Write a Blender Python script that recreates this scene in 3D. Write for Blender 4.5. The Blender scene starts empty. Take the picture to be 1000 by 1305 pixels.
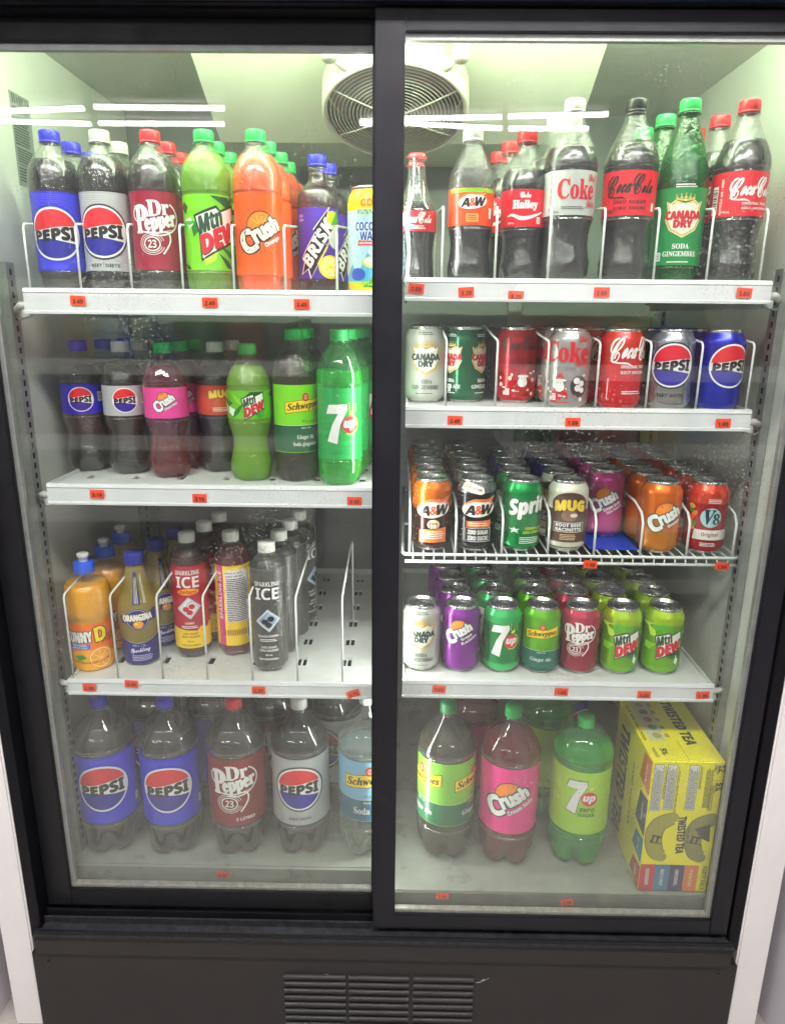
import bpy, bmesh, math, random
from mathutils import Vector, Matrix, geometry
random.seed(7)
sin, cos, pi = math.sin, math.cos, math.pi
S = bpy.context.scene
COL = S.collection

# ------------------------------------------------------------------ camera, light, exposure
cam = bpy.data.cameras.new('camera'); cam.sensor_fit = 'VERTICAL'; cam.sensor_height = 36.0
cam.lens = 24.74; cam.clip_end = 60; cam.clip_start = .02
camo = bpy.data.objects.new('camera', cam); COL.objects.link(camo); S.camera = camo
RX = Vector((0.99986004, 0.01258765, -0.01102062)); RY = Vector((0.01397297, -0.26602378, 0.96386519)); RD = Vector((-0.00920105, 0.96388428, 0.26616244))
# rows: world X, Y, down seen from the camera (x right, y down, z forward)
camo.matrix_world = Matrix(((RX.x, -RX.y, -RX.z, 0.0), (RY.x, -RY.y, -RY.z, -1.0), (-RD.x, RD.y, RD.z, 1.27), (0, 0, 0, 1)))

W = bpy.data.worlds.new('World'); S.world = W; W.use_nodes = True
W.node_tree.nodes['Background'].inputs[0].default_value = (.93, .92, 1.0, 1)
W.node_tree.nodes['Background'].inputs[1].default_value = .27
S.view_settings.view_transform = 'Standard'; S.view_settings.look = 'None'
S.view_settings.exposure = 0.48; S.view_settings.gamma = 1.0
S.render.engine = 'CYCLES'
cy = S.cycles; cy.max_bounces = 10; cy.transparent_max_bounces = 40; cy.diffuse_bounces = 4; cy.glossy_bounces = 4
cy.transmission_bounces = 6; cy.caustics_reflective = False; cy.caustics_refractive = False; cy.sample_clamp_indirect = 4.0
cy.use_denoising = True
TUBE = 24.0      # ceiling tubes
MULLION_FILL = 25.0  # added fill tube hidden behind the mullion
VEIL = .024       # pale reflection veil and misting painted on each glass face
AISLE_KEY = 84.0     # added key light tubes over the aisle
COOLER_LAMP = 60.0     # lamps inside the cooler

# ------------------------------------------------------------------ materials
def lin(h):
    if isinstance(h, tuple): return h
    h = h.lstrip('#'); c = [int(h[i:i + 2], 16) / 255 for i in (0, 2, 4)]
    return tuple(x / 12.92 if x <= .04045 else ((x + .055) / 1.055) ** 2.4 for x in c)
MC = {}
def mat(name, color, rough=.5, metal=0., coat=0., noise=0., nscale=40., bump=0., bscale=200., emit=0., spec=.5, rnoise=0.):
    if name in MC: return MC[name]
    m = bpy.data.materials.new(name); m.use_nodes = True; nt = m.node_tree; b = nt.nodes['Principled BSDF']
    c = lin(color); b.inputs['Base Color'].default_value = (*c, 1); b.inputs['Roughness'].default_value = rough
    b.inputs['Metallic'].default_value = metal; b.inputs['Coat Weight'].default_value = coat; b.inputs['Coat Roughness'].default_value = .08
    b.inputs['Specular IOR Level'].default_value = spec
    if emit: b.inputs['Emission Color'].default_value = (*c, 1); b.inputs['Emission Strength'].default_value = emit
    tc = nt.nodes.new('ShaderNodeTexCoord')
    if noise or rnoise:
        n = nt.nodes.new('ShaderNodeTexNoise'); n.inputs['Scale'].default_value = nscale; n.inputs['Detail'].default_value = 8; n.inputs['Roughness'].default_value = .65
        nt.links.new(tc.outputs['Object'], n.inputs['Vector'])
        if noise:
            r = nt.nodes.new('ShaderNodeMapRange'); r.inputs[1].default_value = .3; r.inputs[2].default_value = .7; r.inputs[3].default_value = 1 - noise; r.inputs[4].default_value = 1 + noise
            v = nt.nodes.new('ShaderNodeVectorMath'); v.operation = 'SCALE'; v.inputs[0].default_value = c
            nt.links.new(n.outputs[0], r.inputs[0]); nt.links.new(r.outputs[0], v.inputs['Scale']); nt.links.new(v.outputs[0], b.inputs['Base Color'])
        if rnoise:
            r = nt.nodes.new('ShaderNodeMapRange'); r.inputs[1].default_value = .35; r.inputs[2].default_value = .65; r.inputs[3].default_value = max(.03, rough - rnoise); r.inputs[4].default_value = rough + rnoise
            nt.links.new(n.outputs[0], r.inputs[0]); nt.links.new(r.outputs[0], b.inputs['Roughness'])
    if bump:
        n = nt.nodes.new('ShaderNodeTexNoise'); n.inputs['Scale'].default_value = bscale; n.inputs['Detail'].default_value = 3
        nt.links.new(tc.outputs['Object'], n.inputs['Vector'])
        bp = nt.nodes.new('ShaderNodeBump'); bp.inputs['Strength'].default_value = bump; bp.inputs['Distance'].default_value = .002
        nt.links.new(n.outputs[0], bp.inputs['Height']); nt.links.new(bp.outputs[0], b.inputs['Normal'])
    MC[name] = m; return m
def ink(h, metal=0., rough=.38):
    return mat('ink_%s_%d' % (h.lstrip('#'), int(metal * 100)), h, rough, metal, coat=.3)
def canmat(h, metal=.45): return mat('can_paint_%s' % h.lstrip('#'), h, .27, metal, coat=.3)

def nodes_new(name):
    m = bpy.data.materials.new(name); m.use_nodes = True; nt = m.node_tree
    for n in list(nt.nodes):
        if n.type != 'OUTPUT_MATERIAL': nt.nodes.remove(n)
    return m, nt, [n for n in nt.nodes if n.type == 'OUTPUT_MATERIAL'][0]
def schlick(nt, f0, f1, power=4.):
    lw = nt.nodes.new('ShaderNodeLayerWeight'); lw.inputs['Blend'].default_value = .5
    pw = nt.nodes.new('ShaderNodeMath'); pw.operation = 'POWER'; pw.inputs[1].default_value = power
    nt.links.new(lw.outputs['Facing'], pw.inputs[0])
    ma = nt.nodes.new('ShaderNodeMath'); ma.operation = 'MULTIPLY_ADD'; ma.inputs[1].default_value = f1; ma.inputs[2].default_value = f0
    nt.links.new(pw.outputs[0], ma.inputs[0]); return ma.outputs[0], lw
def pet(name, tint, f0=.06, f1=.45, haze=0.06, rough=.05, bump=.9, bscale=240.):
    """thin clear plastic or glass wall of a bottle: see-through, glossy, a little milky with condensation"""
    if name in MC: return MC[name]
    m, nt, out = nodes_new(name)
    tr = nt.nodes.new('ShaderNodeBsdfTransparent'); tr.inputs[0].default_value = (*tint, 1)
    df = nt.nodes.new('ShaderNodeBsdfDiffuse'); df.inputs[0].default_value = (*[min(.8, t * .8) for t in tint], 1)
    gl = nt.nodes.new('ShaderNodeBsdfGlossy'); gl.inputs['Roughness'].default_value = rough; gl.inputs[0].default_value = (1, 1, 1, 1)
    tc = nt.nodes.new('ShaderNodeTexCoord'); n = nt.nodes.new('ShaderNodeTexNoise'); n.inputs['Scale'].default_value = bscale; n.inputs['Detail'].default_value = 2
    nt.links.new(tc.outputs['Object'], n.inputs['Vector'])
    bp = nt.nodes.new('ShaderNodeBump'); bp.inputs['Strength'].default_value = bump; bp.inputs['Distance'].default_value = .002
    nt.links.new(n.outputs[0], bp.inputs['Height']); nt.links.new(bp.outputs[0], gl.inputs['Normal'])
    h = nt.nodes.new('ShaderNodeMapRange'); h.inputs[1].default_value = .35; h.inputs[2].default_value = .7; h.inputs[3].default_value = haze * .4; h.inputs[4].default_value = haze * 1.8
    nt.links.new(n.outputs[0], h.inputs[0])
    m1 = nt.nodes.new('ShaderNodeMixShader'); nt.links.new(h.outputs[0], m1.inputs[0]); nt.links.new(tr.outputs[0], m1.inputs[1]); nt.links.new(df.outputs[0], m1.inputs[2])
    f, _ = schlick(nt, f0, f1, 3.)
    m2 = nt.nodes.new('ShaderNodeMixShader'); nt.links.new(f, m2.inputs[0]); nt.links.new(m1.outputs[0], m2.inputs[1]); nt.links.new(gl.outputs[0], m2.inputs[2])
    nt.links.new(m2.outputs[0], out.inputs[0]); MC[name] = m; return m
def liquid(name, color, clear, tint=None, rough=.1):
    """body of drink: part see-through, part scattering"""
    if name in MC: return MC[name]
    m, nt, out = nodes_new(name); color = lin(color); tint = lin(tint) if tint else color
    tr = nt.nodes.new('ShaderNodeBsdfTransparent'); tr.inputs[0].default_value = (*tint, 1)
    pb = nt.nodes.new('ShaderNodeBsdfPrincipled'); pb.inputs['Base Color'].default_value = (*color, 1); pb.inputs['Roughness'].default_value = rough
    tl = nt.nodes.new('ShaderNodeBsdfTranslucent'); tl.inputs[0].default_value = (*color, 1)
    a = nt.nodes.new('ShaderNodeMixShader'); a.inputs[0].default_value = .4; nt.links.new(pb.outputs[0], a.inputs[1]); nt.links.new(tl.outputs[0], a.inputs[2])
    b = nt.nodes.new('ShaderNodeMixShader')
    f, lw = schlick(nt, 1 - clear, clear * .9, 2.); nt.links.new(f, b.inputs[0])
    nt.links.new(tr.outputs[0], b.inputs[1]); nt.links.new(a.outputs[0], b.inputs[2]); nt.links.new(b.outputs[0], out.inputs[0])
    MC[name] = m; return m
def door_glass():
    m, nt, out = nodes_new('door_glass')
    tr = nt.nodes.new('ShaderNodeBsdfTransparent'); tr.inputs[0].default_value = (.985, .995, .985, 1)
    gl = nt.nodes.new('ShaderNodeBsdfGlossy'); gl.inputs['Roughness'].default_value = .012
    df = nt.nodes.new('ShaderNodeBsdfDiffuse'); df.inputs[0].default_value = (.74, .73, .65, 1)
    f, _ = schlick(nt, .023, .5, 4.)
    tc = nt.nodes.new('ShaderNodeTexCoord')
    vo = nt.nodes.new('ShaderNodeTexVoronoi'); vo.inputs['Scale'].default_value = 150; nt.links.new(tc.outputs['Object'], vo.inputs['Vector'])
    no = nt.nodes.new('ShaderNodeTexNoise'); no.inputs['Scale'].default_value = 5; no.inputs['Detail'].default_value = 5; nt.links.new(tc.outputs['Object'], no.inputs['Vector'])
    s1 = nt.nodes.new('ShaderNodeMapRange'); s1.inputs[1].default_value = .26; s1.inputs[2].default_value = .12; s1.inputs[3].default_value = 0; s1.inputs[4].default_value = 1
    nt.links.new(vo.outputs['Distance'], s1.inputs[0])
    sel = nt.nodes.new('ShaderNodeMapRange'); sel.inputs[1].default_value = .53; sel.inputs[2].default_value = .70; nt.links.new(no.outputs[0], sel.inputs[0])
    sp = nt.nodes.new('ShaderNodeMath'); sp.operation = 'MULTIPLY'; nt.links.new(s1.outputs[0], sp.inputs[0]); nt.links.new(sel.outputs[0], sp.inputs[1])
    # faint wiping streaks and a thin film of dust
    mp = nt.nodes.new('ShaderNodeMapping'); mp.inputs['Scale'].default_value = (1.2, 1, .25); mp.inputs['Rotation'].default_value = (0, .5, 0); nt.links.new(tc.outputs['Object'], mp.inputs[0])
    st = nt.nodes.new('ShaderNodeTexNoise'); st.inputs['Scale'].default_value = 30; st.inputs['Detail'].default_value = 6; nt.links.new(mp.outputs[0], st.inputs['Vector'])
    s2 = nt.nodes.new('ShaderNodeMapRange'); s2.inputs[1].default_value = .3; s2.inputs[2].default_value = .8; s2.inputs[3].default_value = .0; s2.inputs[4].default_value = .014; nt.links.new(st.outputs[0], s2.inputs[0])
    ad = nt.nodes.new('ShaderNodeMath'); ad.operation = 'MULTIPLY_ADD'; ad.inputs[1].default_value = .26; nt.links.new(sp.outputs[0], ad.inputs[0]); nt.links.new(s2.outputs[0], ad.inputs[2])
    # mirrored-floor veil and misting painted low on the panes, thinning upwards unevenly
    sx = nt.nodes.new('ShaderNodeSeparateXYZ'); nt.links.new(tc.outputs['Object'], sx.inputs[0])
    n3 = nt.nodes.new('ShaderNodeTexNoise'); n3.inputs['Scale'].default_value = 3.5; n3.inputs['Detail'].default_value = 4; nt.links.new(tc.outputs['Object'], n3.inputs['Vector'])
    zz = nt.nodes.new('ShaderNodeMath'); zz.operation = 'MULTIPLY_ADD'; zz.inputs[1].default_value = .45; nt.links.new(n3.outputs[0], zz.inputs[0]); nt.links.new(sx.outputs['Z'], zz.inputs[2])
    fg = nt.nodes.new('ShaderNodeMapRange'); fg.interpolation_type = 'SMOOTHSTEP'; fg.inputs[1].default_value = 1.0; fg.inputs[2].default_value = .62; fg.inputs[3].default_value = 0; fg.inputs[4].default_value = VEIL; nt.links.new(zz.outputs[0], fg.inputs[0])
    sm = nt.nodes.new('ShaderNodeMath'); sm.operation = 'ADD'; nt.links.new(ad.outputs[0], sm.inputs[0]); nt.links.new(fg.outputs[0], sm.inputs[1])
    m1 = nt.nodes.new('ShaderNodeMixShader'); nt.links.new(sm.outputs[0], m1.inputs[0]); nt.links.new(tr.outputs[0], m1.inputs[1]); nt.links.new(df.outputs[0], m1.inputs[2])
    m2 = nt.nodes.new('ShaderNodeMixShader'); nt.links.new(f, m2.inputs[0]); nt.links.new(m1.outputs[0], m2.inputs[1]); nt.links.new(gl.outputs[0], m2.inputs[2])
    nt.links.new(m2.outputs[0], out.inputs[0]); MC['door_glass'] = m; return m

M = dict(
    white=mat('white_powder_coat', (.84, .81, .80), .4, noise=.03, nscale=8, bump=.05, bscale=400),
    rail=mat('shelf_rail_white', (.72, .73, .75), .35, noise=.08, nscale=14),
    wire=mat('white_coated_wire', (.82, .84, .83), .35),
    deck=mat('shelf_deck_white', (.66, .67, .65), .45, noise=.1, nscale=18, bump=.5, bscale=500),
    black=mat('black_door_frame', (.008, .008, .010), .4, noise=.25, nscale=30, rnoise=.1, spec=.3),
    jamb=mat('black_jamb', (.003, .003, .005), .5, spec=.2),
    header=mat('header_dark_blue', (.018, .028, .062), .35),
    stile=mat('charcoal_anodised', (.007, .007, .011), .42, noise=.12, nscale=20, rnoise=.08, spec=.32),
    kick=mat('charcoal_kick_panel', (.020, .0165, .016), .5, spec=.4, noise=.12, nscale=6, rnoise=.08, bump=.06, bscale=700),
    dirty=mat('dusty_black_track', (.02, .02, .024), .55, noise=.9, nscale=70),
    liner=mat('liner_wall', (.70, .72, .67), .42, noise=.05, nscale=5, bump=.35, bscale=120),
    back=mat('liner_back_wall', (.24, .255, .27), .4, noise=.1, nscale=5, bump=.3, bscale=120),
    cream=mat('cream_enamel', (.74, .76, .66), .35, noise=.04, nscale=10),
    floorliner=mat('cooler_floor_steel', (.30, .315, .28), .32, noise=.2, nscale=12, rnoise=.1, bump=.1, bscale=60),
    galv=mat('galvanised_steel', (.42, .43, .42), .4, .6, noise=.15, nscale=60),
    lipdark=mat('shaded_floor_lip', (.13, .13, .115), .45, noise=.3, nscale=25),  # right lip: shading put into a darker base colour
    greyback=mat('grey_fan_plate', (.42, .42, .39), .6),
    dark=mat('dark_void', (.006, .006, .007), .7),
    silver=mat('aluminium_spacer', (.62, .6, .55), .38, .7, noise=.25, nscale=90),
    alu=mat('bare_aluminium', (.72, .73, .74), .24, .95, rnoise=.06, nscale=80),
    scratch=mat('bare_scratch', (.55, .55, .55), .4),
    orange=mat('orange_price_paper', '#ff4a1c', .6, noise=.05, nscale=60),
    paper=mat('grey_notice_paper', (.30, .33, .31), .6, noise=.06, nscale=30),
    inkdark=mat('ink_print_dark', (.03, .025, .025), .5),
    wall=mat('pale_wall_paint', (.62, .59, .63), .6, noise=.03, nscale=3),
    floor=mat('store_floor_tile', (.5, .46, .42), .28, noise=.12, nscale=3, rnoise=.08),
    clear2=pet('clear_plastic_smooth', (.97, .98, .97), f0=.07, haze=.03, rough=.025, bump=.12, bscale=60.),
    clear=pet('clear_plastic', (.97, .98, .97), haze=.035),
    clearglass=pet('bottle_glass', (.93, .97, .94), f0=.09, haze=.05, bump=.1),
    greenpet=pet('green_plastic', lin('#35b44e'), haze=.16),
    limepet=pet('lime_plastic', lin('#eefadc'), haze=.05),
    green2=pet('bright_green_plastic', lin('#8cf0a4'), f0=.07, haze=.08, rough=.03, bump=.3, bscale=80.),
    pinkpet=pet('pink_tinted_plastic', (.98, .92, .95), f0=.07, haze=.03, rough=.03, bump=.25, bscale=80.),
    cola=mat('cola', (.0045, .003, .004), .12, coat=.6, bump=.25, bscale=120),
    brownish=liquid('ginger_ale_in_dark', '#40330f', .35, '#a08c50'),
    rootbeer=mat('root_beer', (.012, .004, .003), .12, coat=.5, bump=.2, bscale=120),
    lime=liquid('lime_drink', '#a8d81c', .35, '#d2ee60'),
    greenliq=liquid('liquid_in_green_bottle', '#48e070', .5, '#90f0a4'),
    greendark=liquid('liquid_in_deep_green_bottle', '#0d5226', .35, '#2a8a45'),
    orangeliq=mat('orange_drink', '#ff5c04', .15, coat=.5, bump=.15, bscale=100),
    juice=mat('orange_juice', '#ffae00', .18, coat=.4),
    yellowliq=liquid('pale_citrus_drink', '#c9b03a', .25, '#e0cc70'),
    pinkliq=liquid('pink_drink', '#96082e', .55, '#d82c62'),
    redliq=liquid('dark_red_drink', '#5c0a14', .2, '#8c1824'),
    rose=liquid('rose_drink', '#a8404e', .35, '#d87080'),
    water=liquid('clear_water', '#c8ccc8', .9, '#eef2ee'),
    grapeliq=mat('dark_tea', (.03, .008, .02), .14, coat=.5),
)
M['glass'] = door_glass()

# ------------------------------------------------------------------ object helpers
def setp(o, label=None, cat=None, group=None, kind=None):
    if label: o['label'] = label
    if cat: o['category'] = cat
    if group: o['group'] = group
    if kind: o['kind'] = kind
    return o
def empty(name, loc=(0, 0, 0), rz=0, **k):
    o = bpy.data.objects.new(name, None); COL.objects.link(o); o.location = loc; o.rotation_euler = (0, 0, rz); o.empty_display_size = .02
    return setp(o, **k)
def link(name, me, parent=None, **k):
    o = bpy.data.objects.new(name, me); COL.objects.link(o); o.parent = parent
    return setp(o, **k)
class MB:
    """collects shapes for ONE mesh"""
    def __init__(s): s.v = []; s.f = []; s.mi = []; s.m = []; s.sm = []
    def mid(s, m):
        if m not in s.m: s.m.append(m)
        return s.m.index(m)
    def add(s, vs, fs, m, smooth=False):
        b = len(s.v); i = s.mid(m); s.v += [tuple(v) for v in vs]
        for f in fs: s.f.append([b + k for k in f]); s.mi.append(i); s.sm.append(smooth)
        return s
    def box(s, a, b, m, bev=0.):
        x0, y0, z0 = a; x1, y1, z1 = b
        if bev <= 0:
            vs = [(x, y, z) for z in (z0, z1) for y in (y0, y1) for x in (x0, x1)]
            return s.add(vs, [(0, 2, 3, 1), (4, 5, 7, 6), (0, 1, 5, 4), (2, 6, 7, 3), (0, 4, 6, 2), (1, 3, 7, 5)], m)
        bm = bmesh.new(); bmesh.ops.create_cube(bm, size=1)
        bmesh.ops.scale(bm, vec=(x1 - x0, y1 - y0, z1 - z0), verts=bm.verts); bmesh.ops.translate(bm, vec=((x0 + x1) / 2, (y0 + y1) / 2, (z0 + z1) / 2), verts=bm.verts)
        bmesh.ops.bevel(bm, geom=bm.edges[:], offset=bev, segments=2, affect='EDGES')
        bm.verts.index_update(); s.add([v.co[:] for v in bm.verts], [[v.index for v in f.verts] for f in bm.faces], m); bm.free(); return s
    def tube(s, pts, r, m, n=6, closed=False):
        pts = [Vector(p) for p in pts]; N = len(pts); rings = []
        up0 = None
        for i, p in enumerate(pts):
            if closed: d = (pts[(i + 1) % N] - pts[i - 1])
            else: d = pts[min(i + 1, N - 1)] - pts[max(i - 1, 0)]
            d.normalize()
            a = up0 if up0 is not None else (Vector((0, 0, 1)) if abs(d.z) < .9 else Vector((1, 0, 0)))
            u = (a - d * a.dot(d)).normalized(); w = d.cross(u); up0 = u
            rings.append([p + (u * cos(2 * pi * k / n) + w * sin(2 * pi * k / n)) * r for k in range(n)])
        vs = [v for R in rings for v in R]; fs = []
        for i in range(N if closed else N - 1):
            j = (i + 1) % N
            for k in range(n): fs.append((i * n + k, i * n + (k + 1) % n, j * n + (k + 1) % n, j * n + k))
        if not closed: fs += [tuple(range(n))[::-1], tuple((N - 1) * n + k for k in range(n))]
        return s.add(vs, fs, m, True)
    def lathe(s, prof, m, n=40, mod=None, mats=None, cap0=False, cap1=False):
        vs = []; P = len(prof)
        for (z, r) in prof:
            for k in range(n):
                t = 2 * pi * k / n; rr = r * (mod(t, z) if mod else 1); vs.append((rr * sin(t), -rr * cos(t), z))
        base = len(s.v); s.v += vs
        for i in range(P - 1):
            mm = mats[i] if mats else m; q = s.mid(mm)
            for k in range(n):
                k2 = (k + 1) % n
                s.f.append([base + i * n + k, base + i * n + k2, base + (i + 1) * n + k2, base + (i + 1) * n + k]); s.mi.append(q); s.sm.append(True)
        q = s.mid(m)
        if cap0: s.f.append([base + k for k in range(n)][::-1]); s.mi.append(q); s.sm.append(False)
        if cap1: s.f.append([base + (P - 1) * n + k for k in range(n)]); s.mi.append(q); s.sm.append(False)
        return s
    def prism(s, poly, a, b, m, axis='y'):
        """poly in (x,z) extruded along y from a to b (axis x: poly in (y,z))"""
        n = len(poly)
        if axis == 'y': vs = [(p[0], a, p[1]) for p in poly] + [(p[0], b, p[1]) for p in poly]
        else: vs = [(a, p[0], p[1]) for p in poly] + [(b, p[0], p[1]) for p in poly]
        fs = [tuple(range(n)), tuple(range(n, 2 * n))[::-1]] + [(k, n + k, n + (k + 1) % n, (k + 1) % n) for k in range(n)]
        return s.add(vs, fs, m)
    def mesh(s, name='mesh'):
        me = bpy.data.meshes.new(name); me.from_pydata(s.v, [], s.f)
        for m in s.m: me.materials.append(m)
        me.polygons.foreach_set('material_index', s.mi); me.polygons.foreach_set('use_smooth', s.sm)
        me.update(); return me
    def obj(s, name, parent=None, fix=True, **k):
        me = s.mesh(name)
        if fix:
            bm = bmesh.new(); bm.from_mesh(me); bmesh.ops.recalc_face_normals(bm, faces=bm.faces); bm.to_mesh(me); bm.free()
        return link(name, me, parent, **k)
def crv(pts, sub=5):
    out = []; n = len(pts)
    for i in range(n - 1):
        p0 = pts[max(i - 1, 0)]; p1 = pts[i]; p2 = pts[i + 1]; p3 = pts[min(i + 2, n - 1)]
        for k in range(sub):
            t = k / sub; o = []
            for a in range(len(p1)):
                m1 = (p2[a] - p0[a]) / 2; m2 = (p3[a] - p1[a]) / 2
                o.append((2 * t**3 - 3 * t**2 + 1) * p1[a] + (t**3 - 2 * t**2 + t) * m1 + (-2 * t**3 + 3 * t**2) * p2[a] + (t**3 - t**2) * m2)
            out.append(tuple(o))
    out.append(tuple(pts[-1])); return out
def dup(root):
    c = root.copy(); COL.objects.link(c)
    for ch in root.children:
        d = ch.copy(); COL.objects.link(d); d.parent = c
        for g in ch.children:
            e = g.copy(); COL.objects.link(e); e.parent = d
    return c

# ------------------------------------------------------------------ lettering
def U(s, up, lo, dg=None):
    r = ''
    for c in s:
        if 'A' <= c <= 'Z': r += chr(up + ord(c) - 65)
        elif 'a' <= c <= 'z': r += chr(lo + ord(c) - 97)
        elif c.isdigit() and dg: r += chr(dg + ord(c) - 48)
        else: r += c
    return r
STY = dict(p=lambda s: s, ser=lambda s: U(s, 0x1D400, 0x1D41A, 0x1D7CE), scr=lambda s: U(s, 0x1D4D0, 0x1D4EA), sit=lambda s: U(s, 0x1D468, 0x1D482, 0x1D7CE),
           b=lambda s: U(s, 0x1D5D4, 0x1D5EE, 0x1D7EC), bi=lambda s: U(s, 0x1D63C, 0x1D656, 0x1D7EC))
TX = {}
def text_tris(s, sty, sp=1.0):
    key = (s, sty, sp)
    if key in TX: return TX[key]
    c = bpy.data.curves.new('lettering', 'FONT'); c.body = STY[sty](s); c.size = 1; c.resolution_u = 2; c.space_character = sp
    o = bpy.data.objects.new('lettering', c); COL.objects.link(o)
    dg = bpy.context.evaluated_depsgraph_get(); me = o.evaluated_get(dg).to_mesh()
    me.calc_loop_triangles()
    vs = [(v.co.x, v.co.y) for v in me.vertices]; fs = [tuple(t.vertices) for t in me.loop_triangles]
    bpy.data.objects.remove(o); bpy.data.curves.remove(c)
    if not vs: vs = [(0, 0), (1, 0), (0, 1)]; fs = [(0, 1, 2)]
    x0 = min(v[0] for v in vs); x1 = max(v[0] for v in vs); y0 = min(v[1] for v in vs); y1 = max(v[1] for v in vs)
    vs = [((v[0] - x0) / (x1 - x0) - .5, (v[1] - y0) / (y1 - y0) - .5) for v in vs]
    TX[key] = (vs, fs, (x1 - x0) / (y1 - y0)); return TX[key]
class Art:
    """flat print: 2-D shapes in metres, wrapped round a bottle or can afterwards"""
    def __init__(s): s.v = []; s.f = []; s.mi = []; s.m = []; s.z = 0
    def add(s, vs, fs, m, lay):
        if isinstance(m, str): m = ink(m)
        if m not in s.m: s.m.append(m)
        i = s.m.index(m); b = len(s.v); s.z += 1
        l = lay + (s.z % 40) * .012
        s.v += [(v[0], v[1], l) for v in vs]
        for f in fs: s.f.append([b + k for k in f]); s.mi.append(i)
    def poly(s, pts, m, lay=0):
        t = geometry.tessellate_polygon([[Vector((p[0], p[1], 0)) for p in pts]])
        s.add(pts, [tuple(x) for x in t], m, lay)
    def rect(s, x0, y0, x1, y1, m, lay=0): s.poly([(x0, y0), (x1, y0), (x1, y1), (x0, y1)], m, lay)
    def ell(s, cx, cy, a, b, m, lay=0, rot=0, n=36):
        p = []
        for k in range(n):
            t = 2 * pi * k / n; x = a * cos(t); y = b * sin(t); p.append((cx + x * cos(rot) - y * sin(rot), cy + x * sin(rot) + y * cos(rot)))
        s.poly(p, m, lay)
    def line(s, pts, w, m, lay=0, sm=True):
        if sm: pts = crv([(p[0], p[1], (p[2] if len(p) > 2 else 1.)) for p in pts], 6)
        else: pts = [(p[0], p[1], 1.) for p in pts]
        L = []; n = len(pts)
        for i, p in enumerate(pts):
            a = pts[max(i - 1, 0)]; b = pts[min(i + 1, n - 1)]; dx = b[0] - a[0]; dy = b[1] - a[1]; d = math.hypot(dx, dy) or 1
            h = w * p[2] / 2; L.append((p[0] - dy / d * h, p[1] + dx / d * h)); L.append((p[0] + dy / d * h, p[1] - dx / d * h))
        s.add(L, [(2 * i, 2 * i + 1, 2 * i + 3, 2 * i + 2) for i in range(n - 1)], m, lay)
    def ring(s, cx, cy, a, b, w, m, lay=0, t0=0, t1=2 * pi):
        n = 36; s.line([(cx + a * cos(t0 + (t1 - t0) * k / n), cy + b * sin(t0 + (t1 - t0) * k / n)) for k in range(n + 1)], w, m, lay, sm=False)
    def text(s, t, sty, cx, cy, w, h, m, lay=1, rot=0., shear=0., bold=0., out=None, sp=1., warp=None):
        vs, fs, asp = text_tris(t, sty, sp)
        if w is None: w = h * asp
        if h is None: h = w / asp
        def put(dx, dy, mm, l):
            r = []
            for (x, y) in vs:
                x *= w; y *= h; x += shear * y
                if warp: x, y = warp(x, y)
                X = x * cos(rot) - y * sin(rot); Y = x * sin(rot) + y * cos(rot); r.append((cx + X + dx, cy + Y + dy))
            s.add(r, fs, mm, l)
        if out:
            mo, wo = out
            for k in range(8): put(wo * cos(k * pi / 4), wo * sin(k * pi / 4), mo, lay - .6)
        put(0, 0, m, lay)
        if bold:
            for k in range(4): put(bold * cos(k * pi / 2), bold * sin(k * pi / 2), m, lay)
    def fine(s, cx, cy, w, h, rows, m, lay=1, rot=0., seed=1):
        """rows of unreadably small print"""
        rn = random.Random(seed); ph = h / rows
        for i in range(rows):
            y = cy + h / 2 - ph * (i + .5); x = -w / 2
            lim = w / 2 * rn.uniform(.75, 1)
            while x < lim:
                l = rn.uniform(.03, .12) * w; x2 = min(x + l, lim)
                a = [(x, -ph * .25), (x2, -ph * .25), (x2, ph * .25), (x, ph * .25)]
                yy = y - cy
                s.poly([(cx + p[0] * cos(rot) - (p[1] + yy) * sin(rot), cy + p[0] * sin(rot) + (p[1] + yy) * cos(rot)) for p in a], m, lay); x = x2 + .012 * w
    def wrapmesh(s, R, rad, umax=None, du=.005, dv=.015, eps=.0004):
        """wrap round an upright axis; rad(z) is the radius at height z"""
        bm = bmesh.new(); vs = [bm.verts.new(v) for v in s.v]
        for f, i in zip(s.f, s.mi):
            try: fc = bm.faces.new([vs[k] for k in f]); fc.material_index = i
            except ValueError: pass
        umax = umax or R * 2.6
        for sg in (-1, 1):
            bmesh.ops.bisect_plane(bm, geom=bm.verts[:] + bm.edges[:] + bm.faces[:], plane_co=(sg * umax, 0, 0), plane_no=(sg, 0, 0), clear_outer=True)
        k = -int(umax / du)
        while k * du < umax:
            bmesh.ops.bisect_plane(bm, geom=bm.verts[:] + bm.edges[:] + bm.faces[:], plane_co=(k * du, 0, 0), plane_no=(1, 0, 0)); k += 1
        if dv:
            z0 = min(v[1] for v in s.v); z1 = max(v[1] for v in s.v); q = z0 + dv
            while q < z1:
                bmesh.ops.bisect_plane(bm, geom=bm.verts[:] + bm.edges[:] + bm.faces[:], plane_co=(0, q, 0), plane_no=(0, 1, 0)); q += dv
        bmesh.ops.recalc_face_normals(bm, faces=bm.faces)
        for v in bm.verts:
            u, z, l = v.co; t = u / R; r = rad(z) + eps + l * .00012; v.co = (r * sin(t), -r * cos(t), z)
        me = bpy.data.meshes.new('print')
        for f in bm.faces: f.smooth = True
        bm.to_mesh(me); bm.free()
        for m in s.m: me.materials.append(m)
        return me
    def flatmesh(s, fn, step=.0002):
        me = bpy.data.meshes.new('print'); me.from_pydata([fn(v[0], v[1], v[2] * step) for v in s.v], [], s.f)
        for m in s.m: me.materials.append(m)
        me.polygons.foreach_set('material_index', s.mi); me.update(); return me
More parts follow.
